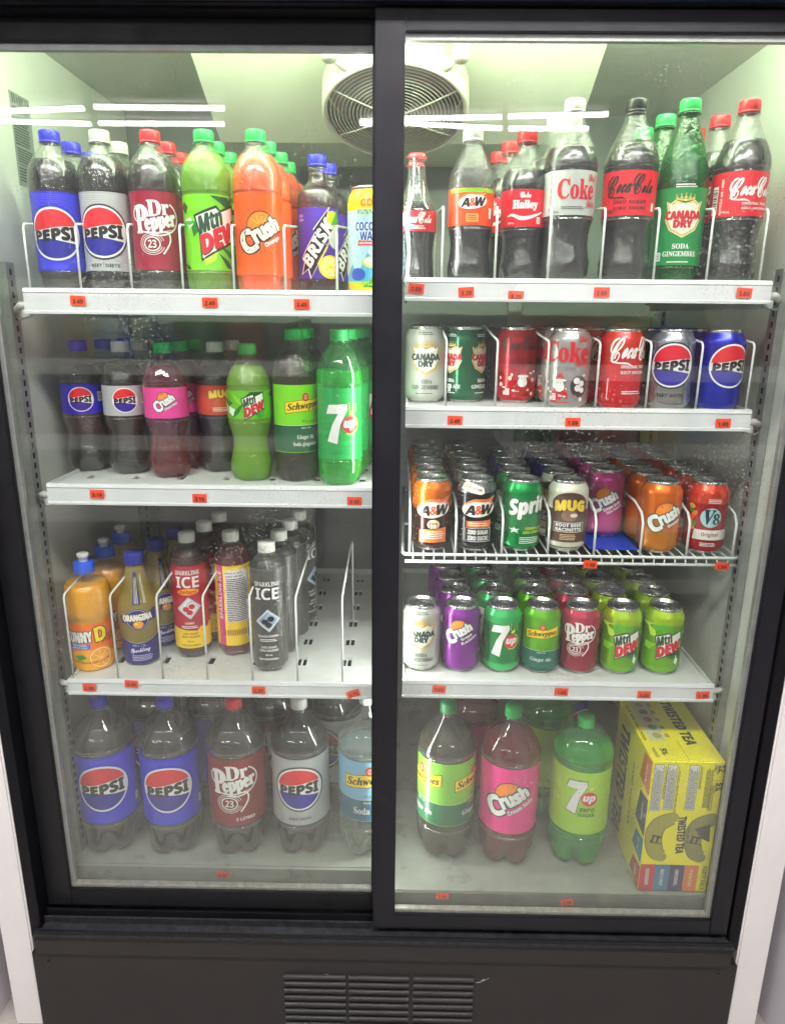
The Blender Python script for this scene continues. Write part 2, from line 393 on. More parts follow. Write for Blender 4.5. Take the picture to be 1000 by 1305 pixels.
def rad_of(prof):
    def f(z):
        if z <= prof[0][0]: return prof[0][1]
        for (a, ra), (b, rb) in zip(prof, prof[1:]):
            if a <= z <= b: return ra + (rb - ra) * ((z - a) / (b - a) if b > a else 0)
        return prof[-1][1]
    return f

# ------------------------------------------------------------------ printed designs
RED, BLUE, MAROON, WHT, BLK = '#e0202e', '#2a24c8', '#a01838', '#f2f0ee', '#15151a'
def globe(A, cy, R, ring=WHT, edge=None, cx=0., txt=BLK):
    if edge: A.ell(cx, cy, R * 1.07, R * 1.07, edge, 1)
    A.ell(cx, cy, R, R, ring, 2)
    r = R * .92
    def up(x): return r * (.24 + .10 * sin(x / r * 1.9 + .2))
    def dn(x): return r * (-.30 + .10 * sin(x / r * 1.9 + 2.4))
    def seg(fn, top):
        n = 22; pts = []; xs = [-r * .97 + 2 * r * .97 * k / n for k in range(n + 1)]
        xs = [x for x in xs if abs(fn(x)) < math.sqrt(r * r - x * x)]
        pts = [(cx + x, cy + fn(x)) for x in xs]
        a0 = math.atan2(fn(xs[-1]), xs[-1]); a1 = math.atan2(fn(xs[0]), xs[0])
        if top: a1 = a1 if a1 > 0 else a1 + 2 * pi
        else:
            a0 = a0 if a0 < 0 else a0 - 2 * pi; a1 = a1 if a1 < 0 else a1 - 2 * pi
        for k in range(25): t = a0 + (a1 - a0) * k / 24; pts.append((cx + r * cos(t), cy + r * sin(t)))
        return pts
    A.poly(seg(up, True), RED, 3); A.poly(seg(dn, False), '#241e9a', 3)
    A.text('PEPSI', 'b', cx, cy - R * .02, R * 1.60, R * .42, txt, 4, bold=R * .03, sp=1.0, warp=lambda x, y: (x, y * (1 + .25 * (x / R)) + R * .05 * sin(x / R * 3)))
def dots(A, u0, u1, z0, z1, m, pitch=.0035, r=.0008, keep=None):
    k = 0; z = z0
    while z < z1:
        u = u0 + (pitch / 2 if k % 2 else 0)
        while u < u1:
            if not keep or keep(u, z):
                A.poly([(u - r, z), (u, z - r), (u + r, z), (u, z + r)], m, .5)
            u += pitch
        z += pitch * .8; k += 1
def pepsi_art(cy, R, z0, z1, diet=False, dot=True, tag=True):
    A = Art()
    if dot:
        c = '#f4f4f4' if diet else '#7f86ff'
        dots(A, -.03, .075, z0 + .004, z1 - .004, c, keep=lambda u, z: math.hypot(u, z - cy) > R * 1.1 and (u > R * .5 or z < cy - R * .9 or z > cy + R * .95))
    globe(A, cy, R, edge=('#30303a' if diet else None))
    if diet:
        A.text('DIET', 'b', -.0115, z0 + (cy - R - z0) * .42, .016, .0048, BLK, 3); A.text('DIÈTE', 'b', .0115, z0 + (cy - R - z0) * .45, .02, .0055, BLK, 3)
        A.rect(-.0013, z0 + .001 + (cy - R - z0) * .2, -.0008, z0 + (cy - R - z0) * .7, BLK, 3)
    else:
        A.rect(R * 1.35, z0 + .02, R * 1.35 + .009, z0 + .036, WHT, 3); A.fine(R * 1.35 + .0045, z0 + .028, .007, .012, 5, BLK, 4)
    return A
def drpepper_art(cy, s, litres=False):
    A = Art()
    A.ring(s * .02, cy + s * .14, s * .56, s * .42, s * .035, WHT, 1, -1.9, .9)
    A.text('D', 'ser', -s * .02, cy + s * .36, s * .32, s * .36, WHT, 2, rot=.05, bold=s * .012)
    A.text('r', 'ser', s * .25, cy + s * .34, s * .17, s * .24, WHT, 2, rot=.05, bold=s * .01)
    A.text('P', 'ser', -s * .36, cy + s * .1, s * .30, s * .62, WHT, 2, rot=.05, bold=s * .02)
    A.ring(-s * .38, cy + s * .23, s * .2, s * .2, s * .035, WHT, 2, -.4, 4.6)
    A.text('epper', 'ser', s * .13, cy - s * .02, s * .78, s * .36, WHT, 3, rot=.2, shear=.1, bold=s * .018, out=(MAROON, s * .018))
    A.fine(s * .3, cy - s * .17, s * .24, s * .06, 2, WHT, 3, rot=.2)
    q = cy - s * .48
    for k, a in enumerate((.19, .245, .30)): A.ring(-s * .12, q, s * a, s * a * .85, s * (.028 if k == 0 else .014), WHT, 1, .3 if k else 0, 2 * pi - .3 if k else 2 * pi)
    A.line([(-s * .3, cy - s * .2), (0, cy - s * .22), (s * .28, cy - s * .2), (s * .33, cy - s * .42), (s * .14, cy - s * .72)], s * .04, WHT, 1)
    A.text('23', 'b', -s * .12, q, s * .2, s * .19, WHT, 3)
    if litres: A.text('2 LITRES', 'b', s * .25, cy - s * .92, s * .46, s * .085, WHT, 3)
    return A
def shards(A, z0, z1, seed, w=.055, n=16):
    rn = random.Random(seed); cs = ['#1c7a1e', '#0e4a18', '#c8f048', '#3fae22', '#0a5c30', '#8ed81a', '#e6ffc0']
    for k in range(n):
        u = rn.uniform(-w, w); z = rn.uniform(z0, z1); a = rn.uniform(0, pi); L = rn.uniform(.012, .03); w2 = rn.uniform(.003, .011)
        if k == 3 or k == 8: c = '#f0fff0'; L *= .5
        else: c = cs[k % 6]
        p = [(u + L * cos(a), z + L * sin(a)), (u + w2 * cos(a + 1.7), z + w2 * sin(a + 1.7)), (u - L * .5 * cos(a), z - L * .5 * sin(a)), (u + w2 * .8 * cos(a - 1.3), z + w2 * .8 * sin(a - 1.3))]
        A.poly([(x, min(max(y, z0), z1)) for x, y in p], c, .2 + .02 * k)
def dew_art(z0, z1, cy, s, seed=3, rot=.42):
    A = Art(); shards(A, z0, z1, seed)
    def q(pts, m, l): A.poly([(x * s * cos(rot) - y * s * sin(rot), cy + x * s * sin(rot) + y * s * cos(rot)) for x, y in pts], m, l)
    q([(-.78, -.62), (-.5, .08), (-.42, .62), (.30, .60), (.36, .44), (.92, .42), (.78, -.12), (.62, -.52), (-.3, -.56)], '#0d3a14', 1)
    q([(-.70, -.55), (-.46, .04), (-.37, .55), (.25, .53), (.32, .38), (.85, .36), (.72, -.12), (.57, -.46), (-.3, -.5)], '#f2f6ee', 1.6)
    kw = dict(rot=rot, shear=.35)
    A.text('Mtn', 'b', -s * .03 - s * .27 * sin(rot), cy + s * .27 * cos(rot), s * .70, s * .44, '#1d4a2a', 3, bold=s * .02, **kw)
    A.text('DEW', 'b', s * .04 + s * .2 * sin(rot), cy - s * .2 * cos(rot), s * 1.18, s * .46, '#d81e2c', 3, bold=s * .03, **kw)
    A.text('DEW', 'b', s * .04 + s * .2 * sin(rot) + s * .02, cy - s * .2 * cos(rot) - s * .02, s * 1.2, s * .48, '#5a0a12', 2.3, bold=s * .03, **kw)
    return A
def crush_art(cy, s, sub, subcol=WHT, edge='#1c3a44', fill='#f4f6f2', sun='#ff8a1e', rot=.5, burst=None, sub2=None):
    A = Art()
    if burst:
        rn = random.Random(5)
        for k in range(26):
            a = 2 * pi * k / 26; L = s * rn.uniform(.7, 1.25)
            A.poly([(s * .1 * cos(a + .1), cy + s * .1 * sin(a + .1)), (L * cos(a), cy + L * sin(a)), (s * .1 * cos(a - .1), cy + s * .1 * sin(a - .1))], burst, .3)
    r = s * .46; cx, c2 = s * .1 - s * .14 * sin(rot), cy + s * .2
    A.ell(cx, c2, r * 1.08, r * 1.08, edge, .9); A.ell(cx, c2, r, r, sun, 1.1)
    for k in range(5):
        a = .5 + k * .5; A.line([(cx + r * .25 * cos(a), c2 + r * .25 * sin(a)), (cx + r * .85 * cos(a), c2 + r * .85 * sin(a))], s * .02, '#ffc070', 1.3, sm=False)
    px = lambda x, y: (x * cos(rot) - y * sin(rot), cy + x * sin(rot) + y * cos(rot))
    X, Y = px(-s * .52, -s * .05); A.text('C', 'b', X, Y, s * .5, s * .72, fill, 3, rot=rot, bold=s * .035, out=(edge, s * .085))
    X, Y = px(s * .22, s * .02); A.text('rush', 'b', X, Y, s * 1.0, s * .52, fill, 3, rot=rot, bold=s * .035, out=(edge, s * .08), warp=lambda x, y: (x, y * (1 - .12 * x / s)))
    X, Y = px(s * .25, -s * .44); A.text(sub, 'b', X, Y, s * .95 if len(sub) > 7 else s * .62, s * .17, subcol, 3, rot=rot, bold=s * .006, out=(edge, s * .012) if fill != subcol else None)
    if sub2: X, Y = px(s * .3, -s * .64); A.text(sub2, 'b', X, Y, s * .9, s * .17, subcol, 3, rot=rot)
    return A
def coke_script(A, cx, cy, w, m, rot=0., h=None):
    h = h or w * .36
    A.text('C', 'scr', cx - w * .385, cy - h * .02, w * .25, h * .95, m, 2, rot=rot, shear=.1, bold=w * .007)
    A.text('oca', 'scr', cx - w * .115, cy - h * .12, w * .29, h * .40, m, 2, rot=rot, shear=.2, bold=w * .009)
    A.line([(cx + w * .045, cy - h * .02, .8), (cx + w * .085, cy + h * .02, 1)], h * .06, m, 2)
    A.text('C', 'scr', cx + w * .185, cy + h * .06, w * .22, h * .90, m, 2, rot=rot, shear=.1, bold=w * .007)
    A.text('ola', 'scr', cx + w * .42, cy - h * .02, w * .25, h * .62, m, 2, rot=rot, shear=.2, bold=w * .009)
    A.line([(cx - w * .5, cy - h * .42, .3), (cx - w * .36, cy - h * .5, .8), (cx - w * .15, cy - h * .52, 1), (cx - w * .05, cy - h * .62, .2)], h * .07, m, 2)
def coke_art(kind, z0, z1, R):
    A = Art(); c = (z0 + z1) / 2; H = z1 - z0
    if kind == 'red':
        coke_script(A, 0, c + H * .12, .062, WHT, h=H * .5); A.text('ORIGINAL TASTE', 'b', .006, c - H * .22, .04, H * .055, WHT, 2); A.text('GOÛT ORIGINAL', 'b', .006, c - H * .32, .04, H * .06, WHT, 2)
        A.text('RECYCLE ME / MOI', 'b', -.042, c - H * .05, H * .8, H * .06, WHT, 2, rot=pi / 2); A.text('710 mL', 'b', -.034, z0 + H * .1, .011, H * .05, WHT, 2)
        A.rect(-.058, z0 + H * .06, -.048, z0 + H * .7, '#f4f0ea', 2)
        for k in range(14): A.rect(-.0572, z0 + H * (.1 + .04 * k), -.0488, z0 + H * (.1 + .04 * k + .012 + .008 * (k % 3)), BLK, 3)
    if kind == 'zero':
        coke_script(A, 0, c + H * .16, .064, BLK, h=H * .5); A.text('ZERO SUGAR', 'b', .002, c - H * .2, .046, H * .075, BLK, 2, sp=1.15); A.text('ZÉRO SUCRE', 'b', .002, c - H * .33, .046, H * .085, BLK, 2, sp=1.15)
        A.rect(.036, z0 + H * .1, .041, z0 + H * .28, WHT, 2); A.fine(-.03, z0 + H * .1, .02, H * .08, 2, BLK)
    if kind == 'diet':
        A.text('Coke', 'ser', .002, c + H * .08, .054, H * .44, '#c8182c', 2, bold=.0006); A.text('Diet', 'scr', .026, c + H * .34, .015, H * .15, '#c8182c', 3, bold=.0002); A.text('Diète', 'scr', .026, c - H * .24, .017, H * .15, '#c8182c', 3, bold=.0002)
        A.fine(-.002, c - H * .34, .034, H * .08, 2, '#606468'); A.text('710 mL', 'b', -.027, z0 + H * .07, .011, H * .05, BLK, 2)
        A.text('RECYCLE ME / MOI', 'b', -.036, c, H * .8, H * .05, '#808488', 2, rot=pi / 2)
    if kind == 'hailey':
        A.text('Coke', 'scr', 0, z1 - H * .15, .015, H * .15, WHT, 2, bold=.0003); A.text('Hailey', 'ser', 0, c + H * .07, .036, H * .27, WHT, 2, bold=.0006)
        A.line([(-.027, c - H * .22, .2), (-.018, c - H * .18, .9), (-.004, c - H * .28, 1.3), (.012, c - H * .22, 1), (.027, c - H * .1, .3)], H * .08, WHT, 2)
        A.text('500 mL', 'b', -.02, z0 + H * .1, .01, H * .05, WHT, 2); A.rect(.018, z0 + H * .08, .024, z0 + H * .26, WHT, 2); A.fine(.021, z0 + H * .17, .004, H * .12, 4, RED, 3)
    if kind == 'glass':
        coke_script(A, 0, c + H * .12, .044, WHT, h=H * .62); A.fine(0, z0 + H * .2, .03, H * .22, 2, WHT)
    return A
def shield(A, cx, cy, s, fill, edge, gold, txt='#c81e2c'):
    P = [(-.5, .42), (-.38, .36), (-.26, .44), (0, .34), (.26, .44), (.38, .36), (.5, .42), (.44, .18), (.5, -.08), (.36, -.36), (0, -.56), (-.36, -.36), (-.5, -.08), (-.44, .18)]
    A.poly([(cx + x * s * 1.06, cy + y * s * 1.06) for x, y in P], edge, 1); A.poly([(cx + x * s, cy + y * s) for x, y in P], gold, 1.6); A.poly([(cx + x * s * .9, cy + y * s * .9) for x, y in P], fill, 2.2)
    A.line([(cx - s * .36, cy + s * .24), (cx, cy + s * .17), (cx + s * .36, cy + s * .24)], s * .015, gold, 3)
    A.text('CANADA', 'b', cx, cy + s * .04, s * 1.02, s * .19, txt, 3.4, bold=s * .02, warp=lambda x, y: (x, y * (1 + .25 * (1 - abs(x) / s))), out=(fill, s * .02)); A.text('DRY', 'b', cx, cy - s * .2, s * .52, s * .2, txt, 3.4, bold=s * .02)
    for k in (-2, -1, 0, 1, 2):
        x = cx + k * s * .11; A.poly([(x - s * .05, cy + s * .5), (x + k * s * .015, cy + s * (.62 - .02 * abs(k))), (x + s * .05, cy + s * .5)], gold, 2); A.ell(x + k * s * .018, cy + s * (.64 - .02 * abs(k)), s * .018, s * .018, gold, 2.2, n=10)
    A.line([(cx - s * .27, cy + s * .5), (cx, cy + s * .46), (cx + s * .27, cy + s * .5)], s * .05, gold, 2.4)
def canadadry_art(cy, s, z0, dark, white=False, two=False):
    A = Art(); sw = s * .95; t = '#3c5048' if white else WHT
    args = (('#eceae2', '#c9a44c', '#c9a44c', '#33463e') if white else ('#f2ecd8', '#e8dcae', '#d8b860', '#c81e2c'))
    for u in ((-.030, .030) if two else (0,)):
        shield(A, u, cy, s, *args)
        b_ = cy - s * .6 - z0; A.text('SODA', 'ser', u, z0 + b_ * .70, .5 * sw, .15 * sw, t, 3, bold=.0001)
        A.text('GINGEMBRE' if not two or u > 0 else 'GINGER ALE', 'ser', u, z0 + b_ * .42, 1.05 * sw, .15 * sw, t, 3, bold=.0001)
        A.fine(u, z0 + (cy - s * .6 - z0) * .12, s * .7, s * .06, 1, t)
        A.fine(u, cy + s * .86, s * .6, s * .12, 2, t)
    if not white: A.rect(-.034, z0 + .006, -.027, z0 + .018, WHT, 3); A.fine(-.0305, z0 + .012, .005, .009, 4, dark, 4)
    return A
def schweppes_art(cy, s, z0, zsplit, z1, low, us=(0,), sub=('Ginger Ale', 'Soda gingembre'), fullw=.125):
    A = Art(); A.rect(-fullw, z0 + .0012, fullw, zsplit, low, .2); A.line([(-fullw, zsplit), (fullw, zsplit)], .0006, '#f2f4c8', .9, sm=False)
    for u in us:
        P = [(-.98, -.34), (-.98, .16), (-.3, .26), (.3, .26), (.98, .42), (.98, -.12), (.3, -.24), (-.3, -.26)]
        A.poly([(u + x * s * 1.03, cy + y * s * 1.1) for x, y in P], '#7a3c14', 1); A.poly([(u + x * s * 1.0, cy + y * s) for x, y in P], '#ffdc1e', 1.7)
        A.text('Schweppes', 'sit', u, cy - s * .01, s * 1.8, s * .42, BLK, 3, warp=lambda x, y: (x, y + x * .1), bold=s * .008)
        A.ell(u, cy + s * .42, s * .17, s * .2, '#c8202a', 3.5); A.ell(u, cy + s * .42, s * .1, s * .12, '#f6b090', 4); A.fine(u, cy + s * .42, s * .16, s * .12, 2, '#c8202a', 4.4)
        A.text('Schweppes', 'scr', u + s * .2, zsplit + (cy - s * .4 - zsplit) * .35, s * .9, s * .18, '#3a7a2a' if low != '#4a7890' else '#5a84a0', 2)
        A.text('SINCE 1783', 'b', u, zsplit - s * .12, s * .5, s * .07, WHT, 3)
        zc = (z0 + zsplit) / 2
        if len(sub) == 2: A.text(sub[0], 'ser', u, zc + s * .08, s * .9, s * .26, WHT, 3); A.text(sub[1], 'ser', u, zc - s * .26, s * 1.3, s * .26, WHT, 3)
        else: A.text(sub[0], 'ser', u, zc, s * 1.25, s * .3, WHT, 3)
    return A
def sevenup_art(cy, s, zero=False, edge=None, red='#e42034', bub=True):
    A = Art(); w = s
    P = [(-.72, .50), (-.56, .93), (.52, .97), (.55, .72), (.12, .0), (-.06, -.95), (-.66, -.82), (-.34, .0), (.0, .52)]
    if edge: A.poly([(-.12 * w + x * w * .75 * 1.0 + (.03 * w if x > -.3 else -.03 * w), cy + y * w * .98 + .0) for x, y in P], edge, 1)
    A.poly([(-.12 * w + x * w * .75, cy + y * w * .93) for x, y in P], WHT, 2)
    A.ring(w * .42, cy - w * .02, w * .42, w * .42, w * .05, '#bfe040', 2.2, -2., 1.2)
    A.ell(w * .42, cy - w * .02, w * .38, w * .38, red, 3)
    A.text('up', 'bi', w * .42, cy - w * .05, w * .56, w * .40, WHT, 4, bold=w * .02)
    if bub:
        for k in range(12): A.ell(w * (.55 + .2 * sin(k * 2.1)), cy + w * (.55 + .035 * k), w * .03, w * .03, '#d6ee3a', 3, n=8)
        A.ell(w * .5, cy + w * .52, w * .13, w * .08, '#d6ee3a', 3, rot=.6)
    if zero:
        A.text('zero', 'p', w * .36, cy - w * .62, w * .7, w * .2, '#2a5a1e', 3, bold=w * .006); A.text('SUGAR', 'b', w * .34, cy - w * .9, w * .78, w * .19, '#2a5a1e', 3)
    return A
def aw_art(cy, s, z0, z1, kind):
    A = Art()
    A.ell(0, cy + s * .08, s * 1.0, s * .52, '#f07a3c', 1, rot=.12); A.ell(0, cy, s * .98, s * .44, '#fff6ee', 2, rot=.1); A.ell(0, cy - s * .01, s * .9, s * .37, '#2a1410' if kind == 'x' else '#fffaf4', 2.6, rot=.1)
    A.line([(-s * .9, cy + s * .18, .3), (-s * .3, cy + s * .5, 1), (s * .5, cy + s * .52, 1), (s * 1.02, cy + s * .78, .2)], s * .18, '#f07a3c', 2.8)
    A.line([(-s * .86, cy + s * .14, .3), (-s * .3, cy + s * .41, 1), (s * .5, cy + s * .42, 1), (s * .95, cy + s * .6, .2)], s * .03, '#fff6ee', 3.1)
    A.text('A', 'bi', -s * .5, cy - s * .04, s * .55, s * .52, '#241812', 4, bold=s * .03); A.text('&', 'b', 0, cy - s * .02, s * .42, s * .48, '#e8582a', 4, bold=s * .02); A.text('W', 'bi', s * .52, cy + s * .02, s * .7, s * .52, '#241812', 4, bold=s * .03)
    if kind == 'bottle':
        A.rect(-s * .42, cy - s * 1.25, s * .4, cy - s * .72, '#ffa050', 2); A.fine(0, cy - s * .98, s * .66, s * .36, 3, '#b8331a', 3)
        A.rect(-.036, z1 - .006, .036, z1 - .001, '#7ac832', 1)
        A.rect(.026, z0 + .01, .031, z0 + .024, WHT, 3)
    else:
        rn = random.Random(8)
        for k in range(46):
            u = rn.uniform(-.05, .05); z = rn.uniform(z0, cy + s * 1.6)
            if abs(z - cy) < s * .6 and abs(u) < s: continue
            A.ell(u, z, .0007, .0007, '#ffe0c0' if kind == 'root' else '#e8e8ee', 1, n=7)
        if kind == 'root':
            A.ell(0, cy - s * .82, s * .34, s * .28, '#e8d0b0', 2); A.rect(-s * .2, cy - s * 1.1, s * .2, cy - s * .74, '#3a1c10', 3); A.rect(-s * .16, cy - s * 1.05, -s * .02, cy - s * .8, '#f4e0c0', 3.6); A.rect(s * .02, cy - s * 1.05, s * .16, cy - s * .8, '#f4e0c0', 3.6)
            P = [(-.8, -1.15), (.75, -1.0), (.75, -1.85), (-.8, -1.85)]; A.poly([(x * s, cy + y * s) for x, y in P], '#f0803c', 2); A.fine(0, cy - s * 1.42, s * 1.3, s * .5, 4, '#fff0dc', 3)
        else:
            A.poly([(x * s, cy + y * s) for x, y in [(-.7, -.7), (.75, -.62), (.75, -1.05), (-.7, -1.05)]], '#f0803c', 2); A.fine(0, cy - s * .86, s * 1.2, s * .24, 2, '#fff0dc', 3)
            A.rect(-s * .74, cy - s * 1.9, s * .76, cy - s * 1.09, '#f0f0f0', 2); A.rect(-s * .71, cy - s * 1.87, s * .73, cy - s * 1.12, '#141416', 2.6)
            A.text('ZERO SUGAR', 'b', 0, cy - s * 1.33, s * 1.2, s * .25, WHT, 4, bold=.0002); A.text('ZÉRO SUCRE', 'b', 0, cy - s * 1.66, s * 1.2, s * .3, WHT, 4, bold=.0002)
            A.poly([(x * s, cy + y * s) for x, y in [(-1.1, 1.15), (-1.0, 1.5), (-.5, 1.5), (.25, 1.25), (.3, .95), (.1, .85), (-.5, 1.0)]], '#fff4ea', 2)
            A.text('ZERO SUGAR', 'b', -s * .15, cy + s * 1.17, s * .6, s * .12, '#26201c', 3, rot=-.2); A.ell(-s * .75, cy + s * 1.28, s * .26, s * .12, '#f08a4a', 3)
    return A
def sprite_art(cy, s):
    A = Art(); A.text('Sprite', 'bi', s * .25, cy, s * 2.35, s * 1.0, WHT, 3, rot=.1, bold=s * .04, out=('#0a7a3c', s * .05))
    A.poly([(x * s * .3 - s * .6, cy - s * 1.15 + y * s * .3) for x, y in [(-1, .3), (-.4, .2), (-.1, .5), (.2, .2), (.8, .3), (.4, -.1), (.7, -.5), (0, -.25), (-.7, -.5), (-.4, -.05)]], WHT, 2)
    A.text('LEMON LIME', 'b', s * .4, cy - s * 1.05, s * 1.0, s * .14, '#d8e83a', 2); A.text('SODA CITRON LIME', 'b', s * .4, cy - s * 1.25, s * 1.2, s * .14, '#d8e83a', 2); A.fine(s * .2, cy - s * 1.65, s * 1.1, s * .36, 4, '#e8fff0', 2)
    return A
def mug_art(cy, s, bottle=False):
    A = Art(); c = '#5a3c30'
    if not bottle:
        A.ell(0, cy + s * .1, s * 1.15, s * .8, '#5a3c30', .6); A.rect(-.0525, .0095, .0525, cy - s * .2, '#5a3c30', .5)
        A.ell(0, cy - s * .55, s * .5, s * .36, '#8a6a58', 1.2); A.ell(s * .25, cy - s * .52, s * .22, s * .12, '#e8dcd0', 1.6)
    A.text('MUG', 'b', 0, cy, s * 1.8, s * .62, '#f2cf4a', 3, bold=s * .05, out=('#3a2018', s * .08), warp=lambda x, y: (x, y * 1.0 + .12 * s * cos(x / s * 1.6)))
    if not bottle:
        A.rect(-s * .95, cy - s * 1.6, s * .95, cy - s * .98, '#e8dccc', 2); A.rect(-s * .91, cy - s * 1.56, s * .91, cy - s * 1.02, '#2c1a16', 2.6)
        A.text('ROOT BEER', 'b', 0, cy - s * 1.15, s * 1.6, s * .2, WHT, 4, bold=.0002); A.text('RACINETTE', 'b', 0, cy - s * 1.42, s * 1.6, s * .2, WHT, 4, bold=.0002)
        A.fine(0, cy - s * 1.9, s * 1.0, s * .4, 4, '#e8c8a0', 3)
    else: A.ell(0, cy - s * .7, s * .6, s * .4, '#c8603a', 1); A.fine(0, cy - s * 1.25, s * 1.3, s * .4, 3, '#ffe8c8', 3)
    return A
def v8_art():
    A = Art()
    for k in range(7): A.ell(-.03 + .004 * sin(k * 2), .045 + .006 * k, .006, .004, ['#ff8a3c', '#2f8a3c', '#ffb03c', '#e84a2c'][k % 4], 1, rot=k)
    A.ell(.0, .064, .0165, .0165, '#a8d4d8', 2); A.text('V', 'ser', -.004, .065, .017, .024, '#12304a', 3, shear=.15, bold=.0006); A.text('8', 'sit', .0085, .062, .011, .018, '#12304a', 3, bold=.0004)
    P = [(-.026, .026), (-.024, .043), (.036, .043), (.036, .026)]; A.poly(P, '#f4ece8', 2); A.text('Original', 'b', .001, .0345, .026, .0085, '#6a1a1e', 3)
    A.fine(0, .018, .026, .007, 3, WHT); A.fine(.004, .092, .022, .008, 3, WHT); return A
def ice_art(kind):
    A = Art(); W2 = WHT
    if kind == 'pink':
        A.rect(-.02, .024, .034, .176, '#ffd22a', .5); A.rect(-.0165, .07, .026, .168, '#f0e8ec', 1); A.text('Nutrition Facts', 'b', -.001, .163, .03, .0035, BLK, 2); A.text('Valeur nutritive', 'b', -.001, .157, .03, .0035, BLK, 2)
        A.fine(.0045, .112, .039, .082, 24, '#3a3440', 2, seed=4); A.rect(-.034, .024, -.0205, .176, '#e0408a', .5)
        A.text('SPARKLING ICE', 'b', -.028, .12, .09, .008, WHT, 2, rot=pi / 2); A.fine(-.01, .05, .012, .03, 10, '#8a3a10', 2, rot=pi / 2, seed=6); A.fine(.008, .05, .012, .03, 10, '#8a3a10', 2, rot=pi / 2, seed=7)
        A.rect(.02, .035, .0265, .068, WHT, 2)
        for k in range(15): A.rect(.0205, .036 + .0021 * k, .026, .037 + .0021 * k + .0004 * (k % 3), BLK, 3)
        return A
    A.text('SPARKLING', 'b', 0, .166, .042, .0082, W2, 2); A.text('ICE', 'b', .0, .1485, .040, .021, W2, 2, sp=.92)
    q = .1 if kind == 'black' else .1
    if kind == 'red':
        A.ell(0, .1305, .019, .006, '#ffb41e', 2, rot=.05); A.text('Starburst', 'bi', 0, .1305, .032, .008, '#e8202c', 3, bold=.0003, out=('#ffd23a', .0006))
        A.poly([(-.05, .0225), (.05, .0225), (.05, .060), (.04, .068), (.032, .058), (.02, .064), (.012, .056), (-.01, .058), (-.03, .062), (-.05, .06)], '#ffd226', 1)
    A.poly([(0, q + .021), (.021, q + .002), (.002, q - .021), (-.021, q - .002)], '#cfd6e0', 2); A.poly([(0, q + .016), (.016, q + .001), (.001, q - .016), (-.016, q - .001)], '#8ea8c8' if kind == 'black' else '#e8e8f0', 3)
    bc = '#15151c' if kind == 'black' else '#c81e30'
    for (x, y) in ((-.005, -.002), (.005, .003), (.001, -.008)): A.ell(x, q + y, .0055, .005, bc, 4)
    A.line([(-.004, q + .002), (0, q + .010), (.006, q + .012)], .0009, '#3a6a3a' if kind == 'red' else '#e8eef6', 4)
    A.text('BLACK CHERRY' if kind == 'black' else 'CHERRY', 'b', 0, .071, .034 if kind == 'black' else .016, .004, W2, 2); A.fine(0, .0635, .03, .006, 2, W2)
    c2 = W2 if kind == 'black' else '#6a3a10'
    A.text('ZERO SUGAR', 'b', 0, .0505, .026, .004, c2, 2); A.text('ZERO CALORIES', 'b', 0, .0445, .032, .004, c2, 2); A.text('503 mL', 'b', 0, .036, .012, .003, c2, 2); A.fine(0, .028, .036, .004, 2, c2)
    return A
def sunny_art():
    A = Art(); A.rect(-.06, .014, .06, .088, '#ff7a20', .2)
    A.ell(.0, .02, .05, .022, '#ffb42a', .5); A.ell(.017, .026, .021, .020, '#ff9a18', 1); A.ell(.017, .026, .0185, .0178, '#fff0c0', 1.4); A.ell(.017, .026, .017, .0163, '#ffa628', 1.8)
    for k in range(8): a = k * pi / 4 + .2; A.line([(.017, .026), (.017 + .016 * cos(a), .026 + .0155 * sin(a))], .0008, '#ffe8a0', 2.4, sm=False)
    A.poly([(-.028, .03), (-.012, .034), (-.006, .027), (-.02, .022)], '#3a9a3c', 1.5)
    A.rect(-.04, .044, .001, .0535, '#2a7ae0', 1); A.text('TANGY ORIGINAL', 'b', -.018, .0513, .028, .0032, WHT, 2); A.text('ORANGE STYLE', 'b', -.018, .0467, .028, .0032, WHT, 2)
    A.text('SUNNY', 'b', -.018, .066, .046, .019, WHT, 3, rot=.06, bold=.0009, out=('#2a1c14', .0022)); A.text('D', 'b', .019, .070, .018, .026, '#ffe02a', 3, rot=.06, bold=.0008, out=('#2a1c14', .0024))
    A.text('CITRUS PUNCH WITH NATURAL FLAVOURS', 'b', .0, .0185, .06, .003, '#5a1c08', 3, warp=lambda x, y: (x, y + 4 * x * x)); A.fine(.038, .06, .016, .036, 8, '#8a2c08', 2, rot=pi / 2)
    return A
def orangina_art():
    A = Art(); nv = '#28247a'
    A.poly([(-.0065, .118), (-.005, .172), (.005, .172), (.0075, .118)], nv, 1); A.fine(.0, .143, .046, .008, 3, '#e8e0b0', 2, rot=pi / 2)
    A.fine(.015, .145, .05, .005, 2, '#f4f0d0', 1, rot=pi / 2, seed=3)
    A.poly([(-.03, .098), (-.012, .103), (.012, .100), (.032, .110), (.030, .088), (.014, .086), (-.008, .086), (-.027, .085)], nv, 1); A.ell(0, .092, .019, .019, nv, 1.3); A.ring(0, .092, .017, .017, .0008, '#e8d8a0', 1.8)
    A.text('ORANGINA', 'b', 0, .0955, .046, .0115, '#fff8e4', 3, bold=.0006, rot=.04); A.ell(.001, .0825, .008, .0065, '#ffa41e', 2.4); A.ell(-.002, .084, .003, .002, '#ffd86a', 3)
    n = 20; top = [(-.05 + .1 * k / n, .046 + 9 * (-.05 + .1 * k / n)**2) for k in range(n + 1)]
    A.poly([(-.05, .004)] + [(.05, .004)] + top[::-1], nv, 1); A.line([(x, y) for x, y in top], .0012, '#d8c890', 2, sm=False)
    A.text('Sparkling', 'scr', .0, .031, .036, .011, '#e4e0ff', 2, bold=.0003, rot=.08); A.fine(0, .041, .026, .005, 2, '#c8c4f0'); A.fine(.004, .017, .04, .012, 4, '#c8c4f0'); return A
